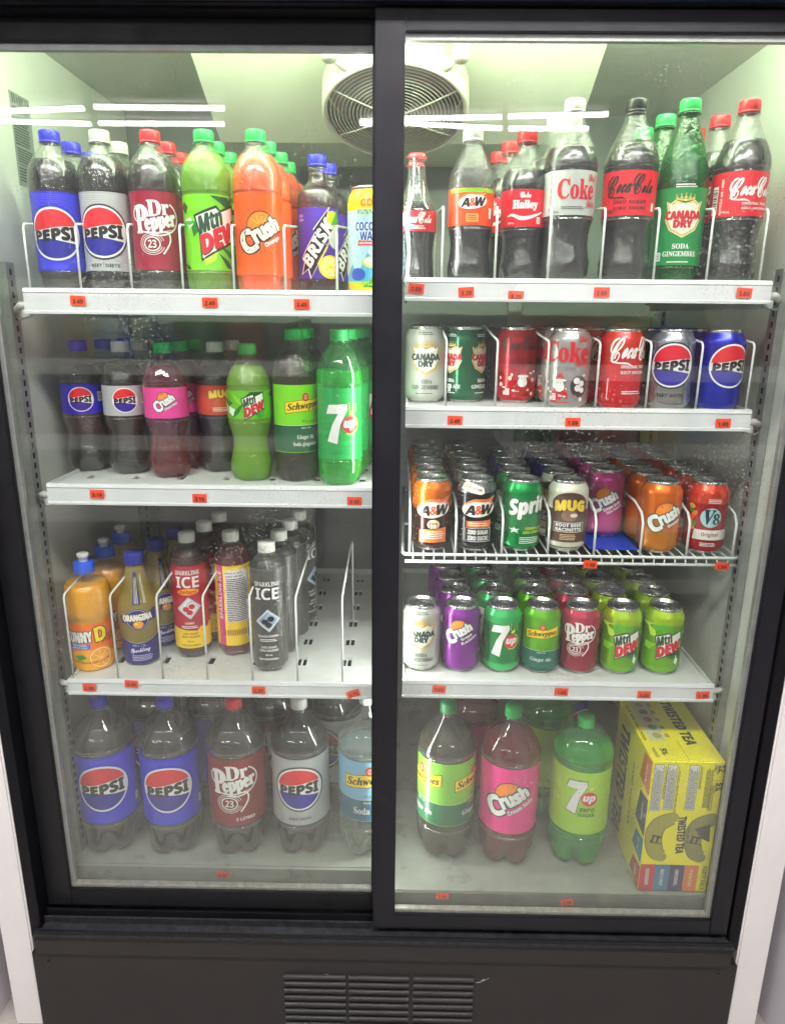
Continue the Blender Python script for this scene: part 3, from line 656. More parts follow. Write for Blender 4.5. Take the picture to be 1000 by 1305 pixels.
def brisk_art():
    A = Art(); P = [(-.028, .036), (-.022, .056), (-.027, .060), (-.004, .098), (-.008, .1), (.016, .132), (.012, .112), (.026, .104), (.008, .082), (.014, .078), (-.012, .030), (-.016, .044)]
    A.ell(.024, .108, .017, .022, '#b8d828', .5); A.ell(.03, .09, .013, .016, '#d0d8e4', .6); A.ell(.02, .046, .02, .018, '#ffd62a', .7); A.ell(.02, .046, .0165, .0145, '#fff0a0', .9)
    for k in range(7): a = k * 2 * pi / 7; A.line([(.02, .046), (.02 + .015 * cos(a), .046 + .013 * sin(a))], .0012, '#ffd62a', 1.2, sm=False)
    A.poly([(.02, .108), (.034, .132), (.04, .112)], '#3f9a2c', 1)
    A.poly([(x * 1.1, .082 + (y - .082) * 1.06) for x, y in P], '#f4f4f4', 1.5); A.poly(P, '#141018', 2)
    A.text('BRISK', 'bi', -.001, .082, .078, .019, '#f6f6f6', 3.4, rot=1.03, bold=.0007); A.text('LEMON ICED TEA', 'b', .009, .068, .042, .0035, '#ffe060', 3.4, rot=1.03)
    A.text('ICED', 'b', -.03, .122, .009, .004, '#c8c0ff', 2); A.text('LEMON', 'b', -.03, .116, .010, .004, '#c8c0ff', 2); return A
def coco_art():
    A = Art(); A.rect(-.06, .03, .06, .118, '#bfe6f2', .2); A.rect(-.06, .008, .06, .022, '#b8e030', .3)
    A.rect(-.06, .118, .06, .142, '#ffe21e', .2)
    A.text('COOL', 'p', .002, .128, .034, .0095, '#f08a1e', 2, bold=.0009, sp=1.1); A.text('RUNNINGS', 'b', .002, .1155, .044, .007, '#1e9a3c', 2, out=('#eafff0', .0008))
    A.text('COCONUT', 'b', .001, .096, .048, .0115, '#1c5cb8', 2, out=('#ffffff', .001), bold=.0003); A.text('WATER', 'b', .003, .083, .038, .0115, '#1c5cb8', 2, out=('#ffffff', .001), bold=.0003)
    A.poly([(-.02, .07), (-.018, .0775), (.012, .0765), (.010, .069)], '#f04a3c', 2); A.fine(-.004, .073, .026, .004, 1, WHT, 3)
    A.poly([(-.05, .02), (-.03, .045), (-.02, .03), (-.005, .06), (.02, .038), (.05, .065), (.06, .02)], '#5ab8e0', .6); A.ell(.004, .047, .018, .008, '#d8ec6a', 1); A.ell(.004, .0485, .015, .006, '#f6fbe0', 1.4)
    for k in range(12): a = .3 + k * .22; A.poly([(-.012 + .002 * k, .012), (-.012 + .003 * k + .016 * cos(a), .018 + .022 * sin(a)), (-.008 + .002 * k, .012)], ['#3faf2c', '#8acc2a', '#1e7a34'][k % 3], 1.2)
    A.ell(-.02, .03, .012, .009, '#2858c0', 1.1); A.poly([(.018, .03), (.03, .036), (.032, .03), (.02, .025)], '#f04a3c', 2); return A
def holiday_art(kind):
    """can with a red bearded figure and snow dots"""
    A = Art()
    if kind == 'zero':
        coke_script(A, 0, .094, .062, '#4a1016', h=.026); A.text('ZERO SUGAR', 'b', .006, .070, .040, .0045, '#3a0c12', 2, sp=1.2); A.text('ZÉRO SUCRE', 'b', .006, .063, .040, .005, '#3a0c12', 2, sp=1.2); d = '#f4c8c0'
    else:
        A.text('Coke', 'ser', .0, .087, .070, .030, '#c8182c', 2, bold=.0008); A.text('Diet', 'scr', .026, .107, .018, .010, '#c8182c', 3, bold=.0002); A.text('Diète', 'scr', .024, .070, .018, .009, '#c8182c', 3, bold=.0002); A.fine(0, .063, .034, .005, 2, '#707478'); d = '#3a2c30'
        A.ell(.022, .036, .0135, .016, d, .8)
        for (x, y, r) in ((.018, .044, .005), (.026, .040, .0045), (.02, .033, .005), (.027, .03, .004)): A.ell(x, y, r, r, '#f0e8e4', 1.5)
    x0 = .008 if kind == 'zero' else -.008
    A.poly([(x0 - .016, .010), (x0 - .013, .028), (x0 - .006, .036), (x0 + .006, .036), (x0 + .012, .028), (x0 + .015, .010)], '#c01c28' if kind != 'zero' else '#a81420', 1.2)
    A.ell(x0, .040, .0062, .0068, '#f2c8a8', 2); A.ell(x0, .0345, .0078, .0075, '#f6f2ee', 2.4); A.poly([(x0 - .008, .044), (x0 + .001, .058), (x0 + .010, .043)], '#c01c28', 2.2); A.ell(x0 + .001, .0445, .009, .002, '#f6f2ee', 2.8); A.ell(x0 + .002, .0405, .0009, .0009, BLK, 3, n=8); A.ell(x0 - .002, .0405, .0009, .0009, BLK, 3, n=8)
    rn = random.Random(4)
    for k in range(16): A.ell(rn.uniform(-.034, .034), rn.uniform(.012, .058), rn.uniform(.0012, .004), rn.uniform(.0012, .004), '#f6dcd6' if kind == 'zero' else '#e8dcd8', .6, n=14)
    A.rect(-.02, .014, -.013, .024, WHT, 2); A.fine(-.0165, .019, .005, .008, 4, RED, 3)
    return A

# ------------------------------------------------------------------ vessels
def petal(n=5, zt=.03, d=.16):
    def f(t, z):
        if z > zt: return 1.
        k = 1 - z / zt; c = .5 + .5 * cos(n * t); return 1 - d * min(1, k * 1.5) * c**3 * (1.3 if n == 5 and zt > .05 else 1)
    return f
def can_proto(bodymat, art=None, h=.122, bands=None, R=.0331, kind='drink_can', lidm=None):
    root = empty(kind); k = h - .122
    prof = [(.0, .0235), (.0015, .0255), (.004, .0262), (.0095, .0318), (.013, R)] + [(.013 + (.088 + k) * q / 12, R) for q in range(1, 13)] + [(.105 + k, .0326), (.109 + k, .0312), (.114 + k, .0283), (.117 + k, .0271)]
    mats = []
    for (z, r), (z2, r2) in zip(prof, prof[1:]):
        mm = bodymat; zc = (z + z2) / 2
        if bands:
            for (a, b, m2) in bands:
                if a <= zc <= b: mm = m2
        if zc < .004: mm = M['alu']
        mats.append(mm)
    b = MB().lathe(prof, bodymat, 48, mats=mats); b.obj('can_body', root)
    l = MB().lathe([(.1168 + k, .0268), (.1185 + k, .0276), (.1205 + k, .0276), (.122 + k, .0268), (.1215 + k, .0258), (.1165 + k, .0248), (.1158 + k, .0235), (.1172 + k, .0222), (.1172 + k, .0005)], M['alu'], 40, cap1=True)
    l.tube([(.009 * sin(a), -.009 - .0105 * cos(a) * 1.0, .1176 + k) for a in [2 * pi * q / 18 for q in range(18)]], .0005, M['galv'], 5, closed=True)
    lo = l.obj('can_lid', root)
    t = MB(); t.tube([(.006 * sin(a), -.004 + .0105 * (-cos(a)), .1184 + k) for a in [2 * pi * q / 16 for q in range(16)]], .0009, M['alu'], 6, closed=True); t.box((-.0045, -.006, .1176 + k), (.0045, .004, .1188 + k), M['alu']); t.obj('pull_tab', lo)
    if art: link('can_artwork', art.wrapmesh(R, rad_of(prof), umax=.075), root)
    return root
def bottle_proto(kind, prof, shell, liq, fill, cap, labelz=None, labelmat=None, art=None, mod=None, n=44, capr=.0148, caph=.018, lab_eps=.0003, artR=None, umax=None, spout=None, crown=False, labparts=None):
    root = empty(kind); h = prof[-1][0]; P = crv(prof, 4); rf = rad_of(P)
    MB().lathe(P, shell, n, mod=mod, cap0=True).obj('bottle_body', root)
    if liq:
        q = [(z + .0008, max(.001, r - .0009)) for z, r in P if z < fill - .001]; q.append((fill, max(.001, rf(fill) - .0009)))
        MB().lathe(q, liq, n, mod=mod, cap0=True, cap1=True).obj('drink', root)
    if crown:
        c = MB().lathe([(h - .004, capr), (h - .003, capr), (h - .0005, capr * .92), (h + .002, capr * .8), (h + .003, capr * .5), (h + .003, .001)], cap, 42, mod=lambda t, z: 1 + (.05 * cos(21 * t) if z < h - .002 else 0), cap1=True)
    else:
        c = MB().lathe([(h - caph + .001, capr * .96), (h - caph + .0015, capr), (h - caph + .0035, capr), (h - caph + .0038, capr * .965), (h - caph + .0045, capr * .985), (h - .002, capr * .97), (h, capr * .90), (h + .0002, .001)], cap, 72, mod=lambda t, z: 1 + (.012 * cos(36 * t) if h - caph + .004 < z < h - .001 else 0), cap1=True)
    c.obj('bottle_cap', root)
    if spout:
        MB().lathe([(h, .0075), (h + .006, .0075), (h + .0075, .0095), (h + .013, .0098), (h + .0145, .008), (h + .0148, .001)], spout, 24, cap1=True).obj('sport_spout', root)
    if not crown: MB().lathe([(h - caph - .0022, .0125), (h - caph - .0018, .0162), (h - caph - .0004, .0162), (h - caph, .0125)], shell, 30).obj('neck_ring', root)
    par = root
    if labelz:
        z0, z1 = labelz; L = [(z0 + (z1 - z0) * i / 10, rf(z0 + (z1 - z0) * i / 10) + lab_eps) for i in range(11)]
        Lm = [labelmat] * 10
        if labparts:
            L = []; Lm = []
            for (a, b2, m2) in labparts:
                for i in range(5): L.append((a + (b2 - a) * i / 4, rf(a + (b2 - a) * i / 4) + lab_eps)); Lm.append(m2)
            Lm = Lm[:-1]
        lb = MB().lathe(L, labelmat, 48, mats=Lm, mod=None); par = lb.obj('label', root)
    if art: link('label_print', art.wrapmesh(artR or rf((labelz or (h * .4, h * .4))[0] + .01), lambda z: rf(z) + lab_eps, umax=umax or .09), par)
    return root
# silhouettes: (height, radius)
P591 = [(0, .022), (.003, .029), (.012, .0345), (.026, .0352), (.030, .0362), (.034, .0350), (.06, .0346), (.10, .0348), (.138, .0352), (.143, .0363), (.155, .0365), (.166, .0357), (.178, .0325), (.190, .0262), (.200, .0185), (.206, .0138), (.211, .0127), (.227, .0125)]
P710 = [(0, .022), (.003, .029), (.012, .0348), (.030, .0358), (.040, .0362), (.046, .0352), (.10, .0350), (.155, .0354), (.161, .0364), (.172, .0362), (.185, .0342), (.198, .0295), (.210, .0225), (.219, .0155), (.225, .0128), (.243, .0125)]
PCON = [(0, .022), (.003, .028), (.012, .0335), (.026, .0345), (.040, .0318), (.056, .0287), (.070, .0290), (.084, .0325), (.096, .0352), (.100, .0350), (.150, .0348), (.156, .0354), (.166, .0335), (.178, .0280), (.188, .0215), (.197, .0150), (.203, .0128), (.220, .0125)]
PCOKE = [(0, .024), (.003, .031), (.012, .0362), (.028, .0372), (.045, .0345), (.062, .0332), (.078, .0345), (.090, .0372), (.094, .0372), (.154, .0378), (.160, .0386), (.172, .0375), (.188, .0320), (.203, .0245), (.217, .0180), (.229, .0135), (.234, .0127), (.250, .0125)]
PCOKE5 = [(z * .855, r * .89) if z < .23 else (z * .855 + .0001, .0125) for z, r in PCOKE]
PCD = [(0, .024), (.003, .030), (.012, .0350), (.026, .0362), (.030, .0358), (.12, .0362), (.134, .0368), (.148, .0360), (.168, .0322), (.188, .0268), (.208, .0208), (.224, .0152), (.233, .0128), (.253, .0125)]
PGL = [(0, .024), (.003, .0272), (.012, .0285), (.030, .0270), (.045, .0262), (.060, .0280), (.072, .0298), (.084, .0302), (.100, .0298), (.110, .0262), (.122, .0205), (.136, .0158), (.150, .0134), (.166, .0124), (.172, .0136), (.178, .0132)]
P2L = [(0, .030), (.004, .040), (.014, .0495), (.030, .0530), (.050, .0538), (.072, .0538), (.075, .0530), (.215, .0530), (.218, .0540), (.230, .0530), (.244, .0480), (.258, .0385), (.271, .0275), (.281, .0185), (.288, .0135), (.293, .0128), (.310, .0125)]
P2L7 = [(z, r) for z, r in P2L if z < .222] + [(.235, .0520), (.249, .0465), (.261, .0370), (.269, .0250), (.274, .0155), (.279, .0132), (.292, .0130)]
P2LS = [(z + (0 if z < .22 else .015), r) for z, r in P2L]
PSUN = [(0, .026), (.003, .0335), (.010, .0355), (.018, .0352), (.085, .0352), (.096, .0368), (.105, .0392), (.122, .0398), (.138, .0390), (.150, .0365), (.156, .0325), (.160, .0318), (.166, .0290), (.171, .0190), (.175, .0165), (.193, .0160)]
PORA = [(0, .024), (.004, .0290), (.02, .0310), (.045, .0318), (.06, .0335), (.078, .0355), (.094, .0362), (.108, .0352), (.122, .0318), (.138, .0262), (.152, .0215), (.166, .0180), (.178, .0155), (.186, .0142), (.205, .0135)]
PICE = [(0, .020), (.003, .026), (.012, .0300), (.022, .0312), (.178, .0312), (.188, .0303), (.198, .0262), (.206, .0195), (.212, .0145), (.216, .0128), (.232, .0125)]
PBRI = [(0, .022), (.003, .029), (.012, .0325), (.026, .0332), (.08, .0322), (.134, .0332), (.150, .0332), (.160, .0300), (.168, .0215), (.176, .0150), (.192, .0135), (.198, .0128), (.214, .0125)]
cap_ = lambda n, c: mat('cap_' + n, c, .42, coat=.15)
CB, CW, CR, CG, CK, CGD, CLB = cap_('blue', '#3434dc'), cap_('white', '#dcdcd6'), cap_('red', '#e8303a'), cap_('green', '#2fc060'), cap_('black', '#202024'), cap_('dark_green', '#1c7a44'), cap_('bright_blue', '#1f5be8')
lab = lambda c: mat('label_film_' + c.lstrip('#'), c, .38, coat=.25, rnoise=.05, nscale=50)
def LB(*a, **k): return bottle_proto(*a, **k)
PR = {}
def protos():
    sb = lab('#a8acac')
    PR['pepsi591'] = LB('soda_bottle', P591, M['clear'], M['cola'], .186, CB, (.032, .141), lab('#2a26d4'), pepsi_art(.083, .037, .032, .141), mod=petal())
    PR['diet591'] = LB('soda_bottle', P591, M['clear'], M['cola'], .190, CW, (.032, .141), lab('#b4b6b8'), pepsi_art(.086, .036, .032, .141, True), mod=petal())
    PR['drp591'] = LB('soda_bottle', P591, M['clear'], M['rootbeer'], .192, CR, (.034, .142), lab(MAROON), drpepper_art(.098, .058), mod=petal())
    PR['dew591'] = LB('soda_bottle', P591, M['limepet'], M['lime'], .196, CG, (.034, .138), lab('#7fd81e'), dew_art(.036, .136, .090, .050), mod=petal())
    PR['crush591'] = LB('soda_bottle', P591, M['clear'], M['orangeliq'], .194, CG, (.028, .140), lab('#ff5a08'), crush_art(.086, .043, 'Orange', burst='#ff9a2c', edge='#3a2018', fill='#f6ead8'), mod=petal())
    PR['brisk'] = LB('iced_tea_bottle', PBRI, M['clear'], M['grapeliq'], .188, CB, (.028, .134), lab('#4a2ca8'), brisk_art())
    PR['pepsicon'] = LB('soda_bottle', PCON, M['clear'], M['cola'], .182, CB, (.101, .150), lab('#1a1ec0'), pepsi_art(.1255, .0205, .101, .150, dot=False), mod=petal())
    PR['dietcon'] = LB('soda_bottle', PCON, M['clear'], M['cola'], .182, CW, (.101, .150), lab('#b8babc'), pepsi_art(.1265, .0205, .101, .150, False, dot=False), mod=petal())
    PR['crushcon'] = LB('soda_bottle', PCON, M['pinkpet'], M['pinkliq'], .184, CG, (.101, .150), lab('#f0409a'), crush_art(.127, .0235, 'Cream Soda', edge='#2a1c30'), mod=petal())
    PR['mugcon'] = LB('soda_bottle', PCON, M['clear'], M['rootbeer'], .182, CW, (.101, .150), lab('#c84a34'), mug_art(.134, .019, True), mod=petal())
    PR['dewcon'] = LB('soda_bottle', PCON, M['limepet'], M['lime'], .186, CG, (.103, .148), lab('#6cc01e'), dew_art(.1045, .1465, .1255, .0275, 9), mod=petal())
    PR['schcon'] = LB('soda_bottle', P710, M['clear'], M['brownish'], .205, CG, (.050, .158), lab('#7cd820'), schweppes_art(.125, .033, .050, .094, .158, '#0b5a34'), mod=petal())
    PR['7up'] = LB('soda_bottle', P710, M['green2'], M['greenliq'], .182, CG, (.044, .156), lab('#1da04a'), sevenup_art(.100, .035), mod=petal())
    flute = lambda t, z: (petal()(t, z)) * (1 - (.018 * (.5 + .5 * cos(10 * t)) if .035 < z < .085 or .168 < z < .225 else 0))
    fl5 = lambda t, z: (petal(5, .026)(t, z)) * (1 - (.018 * (.5 + .5 * cos(10 * t)) if .03 < z < .072 or .145 < z < .19 else 0))
    PR['coke'] = LB('cola_bottle', PCOKE, M['clear'], M['cola'], .197, CR, (.094, .153), lab('#e0182c'), coke_art('red', .094, .153, .037), mod=flute)
    PR['dcoke'] = LB('cola_bottle', PCOKE, M['clear'], M['cola'], .186, CW, (.094, .153), lab('#b8bcb8'), coke_art('diet', .094, .153, .037), mod=flute)
    PR['zero'] = LB('cola_bottle', PCOKE, M['clear'], M['cola'], .190, CK, (.094, .153), lab('#e0182c'), coke_art('zero', .094, .153, .037), mod=flute)
    PR['hailey'] = LB('cola_bottle', PCOKE5, M['clear'], M['cola'], .160, CR, (.0805, .131), lab('#e0182c'), coke_art('hailey', .0805, .131, .033), mod=fl5)
    PR['aw'] = LB('root_beer_bottle', PCOKE5, M['clear'], M['cola'], .128, CW, (.0805, .131), lab('#e0481e'), aw_art(.112, .0215, .0805, .131, 'bottle'), mod=fl5)
    PR['cd'] = LB('ginger_ale_bottle', PCD, M['greenpet'], M['greendark'], .178, CG, (.028, .133), lab('#158a44'), canadadry_art(.094, .048, .028, '#158a44'), mod=petal())
    PR['glass'] = LB('glass_cola_bottle', PGL, M['clearglass'], M['cola'], .112, CR, (.072, .100), lab('#c8202c'), coke_art('glass', .072, .1, .03), capr=.0142, crown=True, mod=lambda t, z: 1 - (.02 * (.5 + .5 * cos(10 * t)) if .01 < z < .07 or .104 < z < .15 else 0))
    two = dict(capr=.0152, caph=.02)
    mod2 = lambda t, z: petal(5, .060, .30)(t, z) * (1 - (.045 * (.5 + .5 * cos(6 * t + .6)) * min(1, (z - .222) / .02) * min(1, max(0, (.286 - z) / .015)) if .222 < z < .286 else 0))
    PR['pepsi2'] = LB('two_litre_bottle', P2L, M['clear2'], M['cola'], .262, CB, (.076, .214), lab('#2a26d4'), pepsi_art(.150, .047, .076, .214), mod=mod2, umax=.13, **two)
    PR['diet2'] = LB('two_litre_bottle', P2L, M['clear2'], M['cola'], .262, CW, (.076, .214), lab('#aeb0b2'), pepsi_art(.153, .044, .076, .214, True), mod=mod2, umax=.13, **two)
    PR['drp2'] = LB('two_litre_bottle', P2L, M['clear2'], M['rootbeer'], .262, CR, (.076, .214), lab('#8a1e28'), drpepper_art(.160, .076, True), mod=mod2, umax=.13, **two)
    PR['club2'] = LB('two_litre_bottle', P2LS, M['clear2'], M['water'], .235, CW, (.090, .214), lab('#86bfe0'), schweppes_art(.175, .048, .090, .136, .214, '#3d6c86', sub=('Soda club',)), mod=mod2, umax=.13, **two)
    PR['sch2'] = LB('two_litre_bottle', P2L, M['clear2'], M['brownish'], .25, CGD, (.084, .214), lab('#86c83c'), schweppes_art(.172, .044, .084, .130, .214, '#1f6a44', us=(-.056, .056), fullw=.13, sub=('Ginger Ale',)), mod=mod2, umax=.14, **two)
    PR['crush2'] = LB('two_litre_bottle', P2L, M['pinkpet'], M['pinkliq'], .255, CG, (.080, .214), lab('#ee3c92'), crush_art(.150, .054, 'Cream Soda', edge='#33404a'), mod=mod2, umax=.13, **two)
    PR['7up2'] = LB('two_litre_bottle', P2L7, M['green2'], M['greenliq'], .232, CG, (.080, .208), lab('#a8d83a'), sevenup_art(.156, .038, True, edge='#2a6a2c'), mod=mod2, umax=.13, **two)
    PR['sunny'] = LB('juice_bottle', PSUN, M['clear'], M['juice'], .156, CLB, (.014, .090), lab('#ff7a20'), sunny_art(), capr=.0175, caph=.02, spout=CW)
    PR['orangina'] = LB('citrus_drink_bottle', PORA, M['clear'], M['yellowliq'], .180, cap_('navy', '#2a2c94'), None, None, orangina_art(), artR=.034, capr=.0165, caph=.022)
    PR['icered'] = LB('sparkling_water_bottle', PICE, M['clear'], M['redliq'], .205, CW, (.022, .178), lab('#b81838'), ice_art('red'), mod=petal(5, .02))
    PR['icepink'] = LB('sparkling_water_bottle', PICE, M['clear'], M['rose'], .205, CW, (.024, .176), lab('#ffd22a'), ice_art('pink'), mod=petal(5, .02))
    PR['iceblack'] = LB('sparkling_water_bottle', PICE, M['clear'], liquid('grey_water', '#6c6a68', .5, '#b0aeac'), .205, CW, None, None, ice_art('black'), artR=.0312, mod=petal(5, .02))
    # cans
    PR['c_cdw'] = can_proto(canmat('#cfcfc6', .35), canadadry_art(.072, .045, .012, '#cfcfc6', True))
    PR['c_cdg'] = can_proto(canmat('#17603c'), canadadry_art(.072, .042, .012, '#17603c', two=True))
    PR['c_zero'] = can_proto(canmat('#c8182c'), holiday_art('zero'))
    PR['c_diet'] = can_proto(canmat('#b8b4b2', .6), holiday_art('diet'))
    A = Art(); coke_script(A, .006, .091, .074, WHT, h=.038); A.text('ORIGINAL TASTE', 'b', .008, .0665, .044, .0045, WHT, 2); A.text('GOÛT ORIGINAL', 'b', .008, .0585, .044, .0055, WHT, 2); A.fine(.008, .028, .036, .006, 2, WHT); A.fine(-.032, .035, .034, .003, 1, WHT, rot=pi / 2)
    PR['c_coke'] = can_proto(canmat('#d8182a', .3), A)
    A = Art(); globe(A, .069, .0325, edge='#181c3c'); A.text('DIET', 'b', -.0105, .0245, .016, .005, BLK, 2); A.text('DIÈTE', 'b', .0105, .025, .02, .0055, BLK, 2)
    PR['c_dpep'] = can_proto(canmat('#b4b6ba', .8), A)
    A = Art(); globe(A, .069, .0325); PR['c_pep'] = can_proto(canmat('#1424b8', .5), A)
    PR['c_aw'] = can_proto(canmat('#3c1a10'), aw_art(.072, .030, .012, .11, 'root'), bands=[(.082, .125, canmat('#f07818', .6)), (.07, .082, canmat('#a04414', .5))])
    PR['c_awz'] = can_proto(canmat('#1c1c20', .6), aw_art(.074, .029, .012, .11, 'zero'), bands=[(.10, .125, canmat('#8a8c90', .7))])
    PR['c_sprite'] = can_proto(canmat('#0c9a4c', .6), sprite_art(.078, .034))
    PR['c_mug'] = can_proto(canmat('#e4e2d0', .2), mug_art(.080, .027))
    PR['c_cream'] = can_proto(canmat('#d8489a', .45), crush_art(.068, .034, 'Cream Soda', edge='#24504c', sub2='Soda mousse'))
    PR['c_crush'] = can_proto(canmat('#f0741c', .5), crush_art(.064, .037, 'Orange', edge='#23483c', sub2=None), bands=[(0, .04, canmat('#e08a2a', .5))])
    PR['c_v8'] = can_proto(canmat('#b81424', .5), v8_art(), bands=[(.088, .125, canmat('#f04a34', .5))])
    PR['c_grape'] = can_proto(canmat('#8a2c9c', .5), crush_art(.078, .033, 'Grape', edge='#3a3c50', sub2='Raisin'))
    PR['c_7up'] = can_proto(canmat('#14904a', .5), sevenup_art(.063, .033), bands=[(0, .02, canmat('#3cc46c', .5)), (.095, .125, canmat('#3cc46c', .5))])
    PR['c_sch'] = can_proto(canmat('#6cc02c', .5), schweppes_art(.077, .029, .0115, .046, .11, '#0a6858', sub=('Ginger Ale',), fullw=.104), bands=[(0, .0125, canmat('#0a6858', .5))])
    PR['c_drp'] = can_proto(canmat('#a01c3c', .5), drpepper_art(.072, .048), bands=[(.09, .125, canmat('#c83458', .5))])
    PR['c_dew'] = can_proto(canmat('#7cc41c', .5), dew_art(.012, .095, .060, .035, 6), bands=[(.095, .125, canmat('#b4d82a', .5))])
    PR['c_coco'] = can_proto(canmat('#ffe21e', .2), coco_art(), h=.152, kind='tall_drink_can')
    PR['c_blue'] = can_proto(canmat('#1c2f9c', .5))
# ------------------------------------------------------------------ the place around: floor and wall
def structure():
    b = MB(); b.add([(-6, -8, 0), (6, -8, 0), (6, 3, 0), (-6, 3, 0)], [(0, 1, 2, 3)], M['floor']); b.obj('floor', kind='structure')
    b = MB(); b.box((-6, -.03, .002), (-.738, .2, 2.6), M['wall']); b.obj('wall', kind='structure')
    b = MB(); b.box((.694, -.03, .002), (6, .2, 2.6), M['wall']); b.obj('wall', kind='structure')

# ------------------------------------------------------------------ the cooler
XL, XR, YB, ZC, ZF = -.605, .572, .685, 1.692, .290
def cooler():
    C = empty('drinks_cooler', (0, 0, 0), label='tall black and white two-door glass display cooler filled with drinks', cat='cooler')
    # white side posts of the cabinet
    for x0, x1 in ((-.700, -.6465), (.604, .658)):
        MB().box((x0, -.004, .0), (x1, .75, 2.02), M['white'], .003).obj('side_post', C)
    for x0, x1 in ((-.6462, -.627), (.5845, .6037)):
        MB().box((x0, -.001, .20), (x1, .06, 1.642), M['jamb'], .001).obj('door_jamb', C)
    MB().box((-.6462, -.03, 1.6425), (.6037, .06, 2.0), M['header'], .003).obj('header', C)
    t = MB(); t.box((-.627, .004, 1.637), (.5845, .058, 1.6422), M['jamb']); t.box((-.627, -.006, 1.640), (.5845, .003, 1.6422), M['stile']); t.obj('top_track', C)
    # bottom track: stepped ledges
    t = MB(); t.box((-.635, -.014, .212), (.590, .062, .219), M['dirty']); t.box((-.632, -.0125, .219), (.588, -.009, .2255), M['black'])
    t.box((-.630, .012, .219), (.586, .016, .231), M['dirty']); t.box((-.630, .024, .219), (.586, .028, .236), M['black']); t.box((-.630, .056, .219), (.586, .06, .262), M['dirty'])
    t.obj('bottom_track', C)
    k = MB().box((-.634, -.018, .1795), (.5865, .05, .2118), M['kick'], .0015).obj('upper_kick_band', C)
    MB().box((-.632, -.004, .172), (.585, .05, .181), M['dark']).obj('panel_gap', C)
    k = MB().box((-.6455, -.0105, .003), (.6032, .05, .1755), M['kick'], .0015).obj('kick_panel', C)
    for gx0, gx1 in ((-.197, -.087), (-.081, .026), (.034, .141)):
        for j in range(8):
            z = .1375 - j * .0157
            if z < .02: continue
            v = MB(); v.box((gx0 + .001, -.0112, z - .0075), (gx1 - .001, -.0104, z - .0015), M['dark'])
            n = 6; pf = [(-.0104, z + .0015)] + [(-.0104 - .0062 * sin(pi * q / 2 / n), z + .0015 - .0052 * (1 - cos(pi * q / 2 / n))) for q in range(1, n + 1)] + [(-.0156, z - .0042), (-.0104, z - .0030)]
            v.prism(pf, gx0, gx1, M['kick'], 'x'); v.obj('vent_louvre', k)
    sc = MB()
    for (x, z, w, h, a) in ((.150, .128, .007, .0016, .15), (.158, .133, .006, .0028, .35), (.166, .1365, .004, .001, 1.2), (-.12, .1395, .008, .0008, -.2), (.136, .115, .006, .001, .1)):
        sc = MB(); sc.add([(x + w * cos(a) * s1 - h * sin(a) * s2, -.0109, z + w * sin(a) * s1 + h * cos(a) * s2) for s1, s2 in ((-1, 0), (0, -.6), (1, 0), (.2, .7))], [(0, 1, 2, 3)], M['scratch']); sc.obj('scratch_mark', k)
    for x in (-.618, .572): MB().lathe([(0, .0045), (.001, .004), (.0018, .002), (.0019, .0003)], M['stile'], 16, cap1=True).obj('screw', C).matrix_local = Matrix.Translation((x, -.0105, .158)) @ Matrix.Rotation(pi / 2, 4, 'X')
    # liner
    def slab(name, a, b, m): return MB().box(a, b, m).obj(name, C)
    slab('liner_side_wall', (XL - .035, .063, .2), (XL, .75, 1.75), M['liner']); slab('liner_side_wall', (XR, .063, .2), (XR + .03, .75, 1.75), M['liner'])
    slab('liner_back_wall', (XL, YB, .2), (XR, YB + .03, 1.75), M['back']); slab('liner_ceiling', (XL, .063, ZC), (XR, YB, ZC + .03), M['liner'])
    slab('cooler_floor', (XL, .078, ZF - .02), (-.018, YB, ZF), M['floorliner']); slab('cooler_floor', (-.018, .0275, ZF - .02), (XR, YB, ZF), M['floorliner'])
    slab('floor_lip', (XL, .0715, .222), (-.0185, .0775, ZF - .001), M['floorliner']); slab('floor_lip', (-.018, .0225, .25), (.570, .027, ZF - .001), M['lipdark'])
    # evaporator cover
    e = MB(); e.prism([(.27, ZC + .002), (.47, 1.588), (YB + .002, 1.588), (YB + .002, ZC + .002)], -.349, .318, M['cream'], 'x'); ev = e.obj('evaporator_cover', C)
    for i in range(9):
        z = 1.40 + i * .02
    # fan hanging under the cover
    fan = MB(); R0 = .121
    fan.lathe([(0, .114), (-.001, .1175), (.002, R0), (.049, R0 + .001), (.049, .116), (.003, .1145), (0, .114)], M['cream'], 64); f = fan.obj('fan_shroud', C)
    f.matrix_local = Matrix.Translation((-.0165, .300, 1.5935)) @ Matrix.Rotation(math.radians(-21), 4, 'X')
    g = MB()
    for i in range(17):
        r = .014 + i * .0062; g.tube([(r * cos(2 * pi * q / 48), r * sin(2 * pi * q / 48), -.002 + .006 * (r / .114)**2) for q in range(48)], .0010, M['cream'], 5, closed=True)
    for k2 in range(6):
        a = k2 * pi / 3 + pi / 2; g.tube([(r * cos(a), r * sin(a), -.0035 + .006 * (r / .114)**2) for r in (.004, .04, .08, .116)], .0013, M['cream'], 5)
    g.obj('fan_grille', f)
    MB().lathe([(.02, .001), (.02, .026), (.047, .028)], M['dark'], 24, cap0=True).obj('fan_motor', f)
    for k2 in range(4):
        a0 = k2 * pi / 2 + .5; bl = MB(); vs = []
        for q in range(7):
            r = .026 + .082 * q / 6; wd = .45 + .25 * sin(pi * q / 6)
            for sg in (-1, 0, 1): vs.append((r * cos(a0 + sg * wd * .7), r * sin(a0 + sg * wd * .7), .034 + sg * .009))
        bl.add(vs, [(q * 3 + s1, q * 3 + s1 + 1, q * 3 + s1 + 4, q * 3 + s1 + 3) for q in range(6) for s1 in (0, 1)], M['galv'], True); bl.obj('fan_blade', f)
